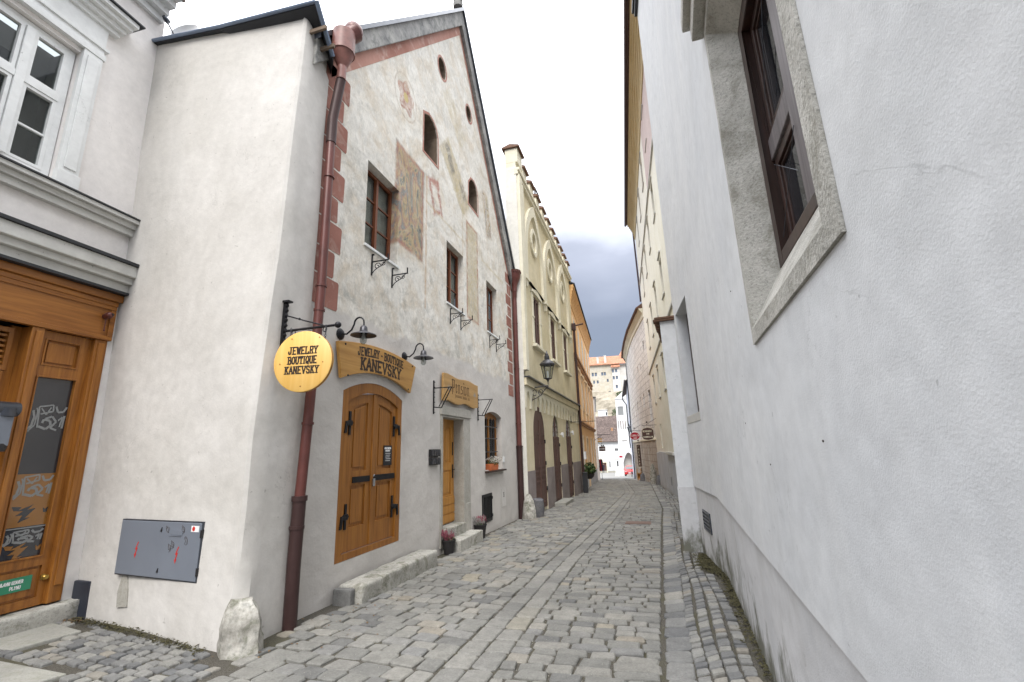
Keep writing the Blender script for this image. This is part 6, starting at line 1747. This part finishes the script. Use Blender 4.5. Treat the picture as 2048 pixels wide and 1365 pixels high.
roof_shape('roof', 'tiles_brown', FH, [(-16+8.5, -.45, 6.3), (-4.4+8.5, -.45, 6.3), (-4.6+8.5, 4.5, 11.6), (-16+8.5, 4.5, 11.6)], .15)
roof_shape('roof', 'tiles_brown', FH, [(-16+8.5, 4.5, 11.6), (-4.6+8.5, 4.5, 11.6), (-4.4+8.5, 9.5, 6.3), (-16+8.5, 9.5, 6.3)], .15)
ck = MB().box(1.2, 1.6, 1.5, 2.0, 8.2, 9.0).build('skylight', 'rust_cornice', FH)

WL = Fr(-4.28, 40.5, -.108, 1, -1)
wl = thing('white_corner_house', 'white house with a dark eave peeping out beyond the orange house', 'house', WL)
MB().sheet([(0, -2.5), (16, -2.5), (16, 5.9), (0, 5.9)], [rect(2, 2.9, 3.2, 4.6), rect(6, 6.9, 3.2, 4.6)], 0, .2, 3).build('wall', 'far_white', wl)
MB().box(-.1, 16.2, -3, .14, 5.9, 6.0).build('roof_edge', 'zinc', wl)
for u in (2, 6): window(wl, u, u+.9, 3.2, 4.6, -.15, 'white_trim', 2, 2, pane='glass_dark')
MB().box(4.5, 4.7, .0, .03, -2.5, 3).build('pilaster', 'grey_trim', wl)
def dsm(t):
    m = MB(); strokes(m, -.22, .22, -.05, .10, 31); m.build('lettering', 'white_paint', t, closed=False)
hsign('small dark hanging sign on the white corner house', -4.45, 46, 1.55, .30, .22, 'sign_brown', -4.95, 0, dsm)
hsign('yellowish hanging sign above the dark one on the white corner house', -4.52, 45, 2.35, .22, .18, 'sign_board', -4.85, 0, dsm)
rk = thing('clothes_rack', 'rack of red and black clothes outside the white corner house', 'clothes rack', FW, -4.55, 43.2, gz(-4.55, 43.2))
MB().tube([(-.2, -.3, 0), (-.2, -.3, 1.9), (.15, .3, 1.9), (.15, .3, 0)], .02, 6).build('frame', 'iron', rk)
rn = random.Random(4)
for k, mt_ in enumerate(('car_red', 'black_paint', 'sign_red', 'navy', 'sign_brown')):
    cx_ = -.17+.075*k; cyy = -.25+.12*k
    MB().add([(cx_-.15, cyy-.03, 1.78), (cx_+.15, cyy-.03, 1.78), (cx_+.20, cyy+.03, .75), (cx_-.20, cyy+.03, .75), (cx_-.15, cyy+.04, 1.78), (cx_+.15, cyy+.04, 1.78), (cx_+.22, cyy+.10, .75), (cx_-.22, cyy+.10, .75)], [(0, 1, 2, 3), (4, 7, 6, 5), (0, 4, 5, 1), (1, 5, 6, 2), (2, 6, 7, 3), (3, 7, 4, 0)]).build('garment', mt_, rk, bev=.03)

# ================================================================== RED CAR
def car(x, y, rot):
    t = thing('parked_car', 'small red car parked in front of the white archway', 'car', Fr(x, y, math.cos(rot), math.sin(rot), -1), 0, 0, gz(x, y)-.0)
    # local u = width, w = towards the camera (front), z up
    prof = [(-3.6, .30), (-3.62, .75), (-3.5, .95), (-3.25, 1.38), (-2.6, 1.46), (-1.6, 1.44), (-.98, .98), (-.15, .84), (.0, .68), (.03, .30)]
    m = MB(); n = len(prof)
    for (u, ins, k) in ((-.80, .0, 0), (-.74, .03, 1), (.74, .03, 1), (.80, .0, 0)):
        for (w_, z) in prof:
            shrink = .80 if z > 1.0 else 1.0
            m.v.append((u*shrink, w_, z if k else z-.03*(z > .9)))
    for a in range(3):
        for i in range(n): m.f.append((a*n+i, a*n+(i+1) % n, (a+1)*n+(i+1) % n, (a+1)*n+i))
    m.f += [tuple(range(n)), tuple(range(3*n, 4*n))]
    m.build('body', 'car_red', t, bev=.03, smooth=True)
    MB().add([(-.60, -1.52, 1.40), (.60, -1.52, 1.40), (.70, -.97, 1.0), (-.70, -.97, 1.0)], [(0, 1, 2, 3)]).build('windscreen', 'glass', t, closed=False)
    for s in (-1, 1):
        MB().add([(s*.652, -3.1, 1.36), (s*.652, -1.6, 1.38), (s*.795, -1.1, 1.0), (s*.80, -3.3, 1.0)], [(0, 1, 2, 3)]).build('side_window', 'glass_dark', t, closed=False)
        MB().box(s*.62-.13, s*.62+.13, -.02, .045, .60, .74).build('headlight', 'chrome', t, bev=.03)
        MB().box(s*.90-.08, s*.90+.08, -1.15, -1.05, .95, 1.07).build('wing_mirror', 'car_red', t, bev=.02)
        for w_ in (-.62, -2.95):
            o = MB().lathe([(.18, -.09), (.30, -.09), (.31, -.05), (.31, .05), (.30, .09), (.18, .09)], (s*.70, w_, .31), (1, 0, 0), 20).build('wheel', 'rubber', t, smooth=True)
            MB().lathe([(.17, -.085), (.19, .0), (.17, .085)], (s*.70, w_, .31), (1, 0, 0), 14).build('rim', 'chrome', o, smooth=True)
    MB().box(-.40, .40, .0, .05, .42, .56).build('grille', 'black_paint', t)
    MB().box(-.24, .24, .045, .06, .44, .54).build('number_plate', 'white_paint', t)
    return t
car(-3.25, 73.5, 0)

# bicycle leaning by the archway
bk_ = thing('bicycle', 'dark bicycle leaning against the wall right of the red car', 'bicycle', Fr(-2.42, 62.0, -.2, 1, -1), 0, 0, gz(-2.4, 62))
for u in (0., 1.05):
    o = MB().tube([(u+.33*math.cos(t), 0, .34+.33*math.sin(t)) for t in [2*math.pi*i/20 for i in range(21)]], .018, 6).build('wheel', 'rubber', bk_)
    m = MB()
    for i in range(8): m.tube([(u, 0, .34), (u+.32*math.cos(i*.785), 0, .34+.32*math.sin(i*.785))], .003, 3)
    m.build('spokes', 'chrome', o)
MB().tube([(0, 0, .34), (.38, 0, .32), (.85, 0, .78), (.30, 0, .80), (.38, 0, .32)], .016, 6).tube([(0, 0, .34), (.30, 0, .80)], .012, 6).tube([(1.05, 0, .34), (.84, 0, .88)], .014, 6).build('frame', 'iron_grey', bk_)
MB().box(.18, .42, -.06, .06, .88, .93).tube([(.29, 0, .80), (.28, 0, .9)], .012, 6).build('saddle', 'black_paint', bk_, bev=.02)
MB().tube([(.80, -.27, .98), (.84, 0, .97), (.80, .27, .98)], .012, 6).tube([(.84, 0, .86), (.84, 0, .97)], .012, 6).build('handlebar', 'iron', bk_)

# distant pedestrian
def person(label, x, y, rot=0, coat='navy'):
    t = thing('person', label, 'person', Fr(x, y, math.cos(rot), math.sin(rot), -1), 0, 0, gz(x, y)+.01)
    J = [(0, 0, .95), (0, .0, 1.2), (0, .0, 1.42), (0, .01, 1.50), (0, .02, 1.60), (0, .03, 1.70),
         (-.17, 0, 1.40), (-.24, .02, 1.14), (-.23, .10, .90), (.17, 0, 1.40), (.24, .0, 1.14), (.23, .06, .90),
         (-.09, 0, .90), (-.10, .03, .50), (-.10, -.05, .08), (-.10, .08, .04), (.09, 0, .90), (.10, .08, .50), (.10, .12, .08), (.10, .25, .04)]
    rad = [.15, .14, .16, .06, .09, .085, .07, .05, .035, .07, .05, .035, .09, .06, .04, .03, .09, .06, .04, .03]
    E_ = [(0, 1), (1, 2), (2, 3), (3, 4), (4, 5), (2, 6), (6, 7), (7, 8), (2, 9), (9, 10), (10, 11), (0, 12), (12, 13), (13, 14), (14, 15), (0, 16), (16, 17), (17, 18), (18, 19)]
    me = bpy.data.meshes.new('body'); me.from_pydata([(a, -b, c) for a, b, c in J], E_, [])
    o = bpy.data.objects.new('body', me); COL.objects.link(o); o.parent = t
    md = o.modifiers.new('skin', 'SKIN')
    for i, v in enumerate(me.skin_vertices[0].data):
        v.radius = (rad[i], rad[i]*.85); v.use_root = (i == 0)
    s_ = o.modifiers.new('sub', 'SUBSURF'); s_.levels = s_.render_levels = 1
    me.materials.append(MAT[coat])
    MB().ball((0, .035, 1.67), .098, 10, (1, 1, 1.2)).build('face', 'skin', t, smooth=True)
    MB().ball((0, .015, 1.71), .108, 10, (1, 1, 1.05)).build('hair', 'wood_dark', t, smooth=True)
    return t
person('distant person in dark clothes standing before the doorway of the white square house', -9.0, 92.5)

# ================================================================== CASTLE ON ITS ROCK
CS = thing('castle', 'large castle with long orange tiled roof high on a rock above the lane', 'castle', FW, -15, 180, -3)
CS['_s'] = 1
def cs_(mb): mb.v = [(v[0]+15, -v[1], v[2]+3) for v in mb.v]; return mb
hs_ = []
for (x, z, w_, h) in ((-18.9, 29.9, .8, 1.4), (-17.7, 29.9, .8, 1.4), (-15.2, 29.9, .8, 1.3), (-14.2, 29.9, .8, 1.3), (-18.6, 26.9, .7, 1.2), (-17.2, 26.9, .7, 1.2), (-13.3, 27.2, .7, 1.1), (-18.2, 22.2, .8, 1.3), (-17.0, 22.2, .8, 1.3), (-12.9, 22.4, .8, 1.3), (-24, 29.8, .9, 1.4), (-27, 29.8, .9, 1.4)):
    hs_.append(rect(x-w_/2, x+w_/2, z-h/2, z+h/2))
cs_(MB().sheet([(-45, 8), (-11.4, 8), (-11.4, 33.9), (-45, 34.3)], hs_, 0, .4, 12)).build('wall', 'castle_wall', CS)
hs2 = [rect(x-.38, x+.38, z-.65, z+.65) for x, z in ((-11.0, 30.7), (-9.8, 30.7), (-10.9, 28.0), (-9.7, 28.0), (-10.0, 24.5))]
cs_(MB().sheet([(-11.4, 14), (-8.4, 14), (-8.4, 32.2), (-11.4, 32.2)], hs2, .5, .4, 12)).build('bay_wall', 'castle_pale', CS)
cs_(MB().box(-8.4, -3, -12, -.4, 20, 33.2)).build('pale_wing', 'castle_pale', CS)
cs_(MB().box(-8.0, -3, -3, .3, 17.5, 22.5)).build('terrace_wall', 'ochre_cove', CS)
for h, w_ in [(h, -.35) for h in hs_]+[(h, .15) for h in hs2]:
    a, c_, b, d_ = h[0][0], h[0][1], h[2][0], h[2][1]
    cs_(MB().box(a, b, w_-.05, w_, c_, d_)).build('window', 'tin_blue', CS)
def rfp(name, mat, P): return roof_shape(name, mat, CS, [(p[0]+15, -p[1], p[2]+3) for p in P], .3)
rfp('roof', 'tiles_orange', [(-45, .8, 34.1), (-3, .8, 33.4), (-3, -6, 37.7), (-45, -6, 38.5)])
rfp('roof', 'tiles_orange', [(-8.6, -5.5, 37.6), (-2, -5.5, 37.6), (-2, -9, 40.6), (-7.4, -9, 40.6)])
rfp('roof', 'tiles_orange', [(-11.7, 1.3, 32.2), (-8.2, 1.3, 32.2), (-8.4, .0, 33.6), (-11.4, .0, 33.6)])
for x, z in ((-16.6, 34.6), (-13.7, 35.0)):
    cs_(MB().box(x-.4, x+.4, -1.2-.2*z*0, -.2, z-1, z+2.0).box(x-.48, x+.48, -1.28, -.12, z+2.0, z+2.2)).build('chimney', 'castle_pale', CS)
rkk = MB(); rr_ = random.Random(9); nxr, nzr = 46, 22
from mathutils import noise as mn_
for j in range(nzr+1):
    for i in range(nxr+1):
        x = -60+85*i/nxr; zt = 22.5-.02*(x+12)**2*.2 if x > -22 else 12+(x+60)*.1
        zt = min(zt, 12+abs(x+10)*.0+10.5) 
        z = -4+(zt+4)*j/nzr
        n_ = mn_.fractal(Vector((x*.12, z*.16, 3.1)), 1.0, 2.0, 5)*2.4
        yv = 168+9.5*(j/nzr)**.8-n_*(1-(j/nzr)**4*.6)
        rkk.v.append((x, yv, z+n_*.3))
    
W2 = nxr+1
rkk.f = [(j*W2+i, j*W2+i+1, (j+1)*W2+i+1, (j+1)*W2+i) for j in range(nzr) for i in range(nxr)]
b0 = len(rkk.v)
for i in range(nxr+1):
    x, yv, z = rkk.v[nzr*W2+i]; rkk.v.append((x, yv+40, z+1))
rkk.f += [(nzr*W2+i, nzr*W2+i+1, b0+i+1, b0+i) for i in range(nxr)]
rk_o = rkk.build('hill', 'rock', closed=False); struct(rk_o)
bu = thing('bush', 'green shrub on the rock below the castle terrace', 'bush', FW, -7.2, 158, 17.6)
MB().leaves((0, 0, 1.2), (2.4, 1.2, 1.3), 900, .35, rr_).build('leaves', 'leaf', bu, closed=False)
MB().tube([(0, 0, -3), (0, .1, .6), (.3, 0, 1.6)], [.15, .1, .04], 6).build('stem', 'wood_dark', bu)
bu = thing('bush', 'dark bushes on the slope behind the brown roof', 'bush', FW, -8.6, 150, 11.0)
MB().leaves((0, 0, 1.4), (2.2, 1.2, 1.8), 800, .35, rr_).build('leaves', 'leaf', bu, closed=False)
MB().tube([(0, 0, -3), (0, .1, .6), (.3, 0, 1.6)], [.15, .1, .04], 6).build('stem', 'wood_dark', bu)
wb = thing('white_hut', 'small white building on the slope above the brown roof', 'hut', FW, -12.6, 140, 5)
MB().box(-1.3, 1.3, -1, 1, 0, 7.6).build('wall', 'far_white', wb)
MB().box(-1.45, 1.45, -1.15, 1.15, 7.6, 7.8).build('roof', 'castle_pale', wb)
MB().box(1.0, 1.3, -1.02, -1.0, 6.0, 7.0).build('window', 'glass_dark', wb)
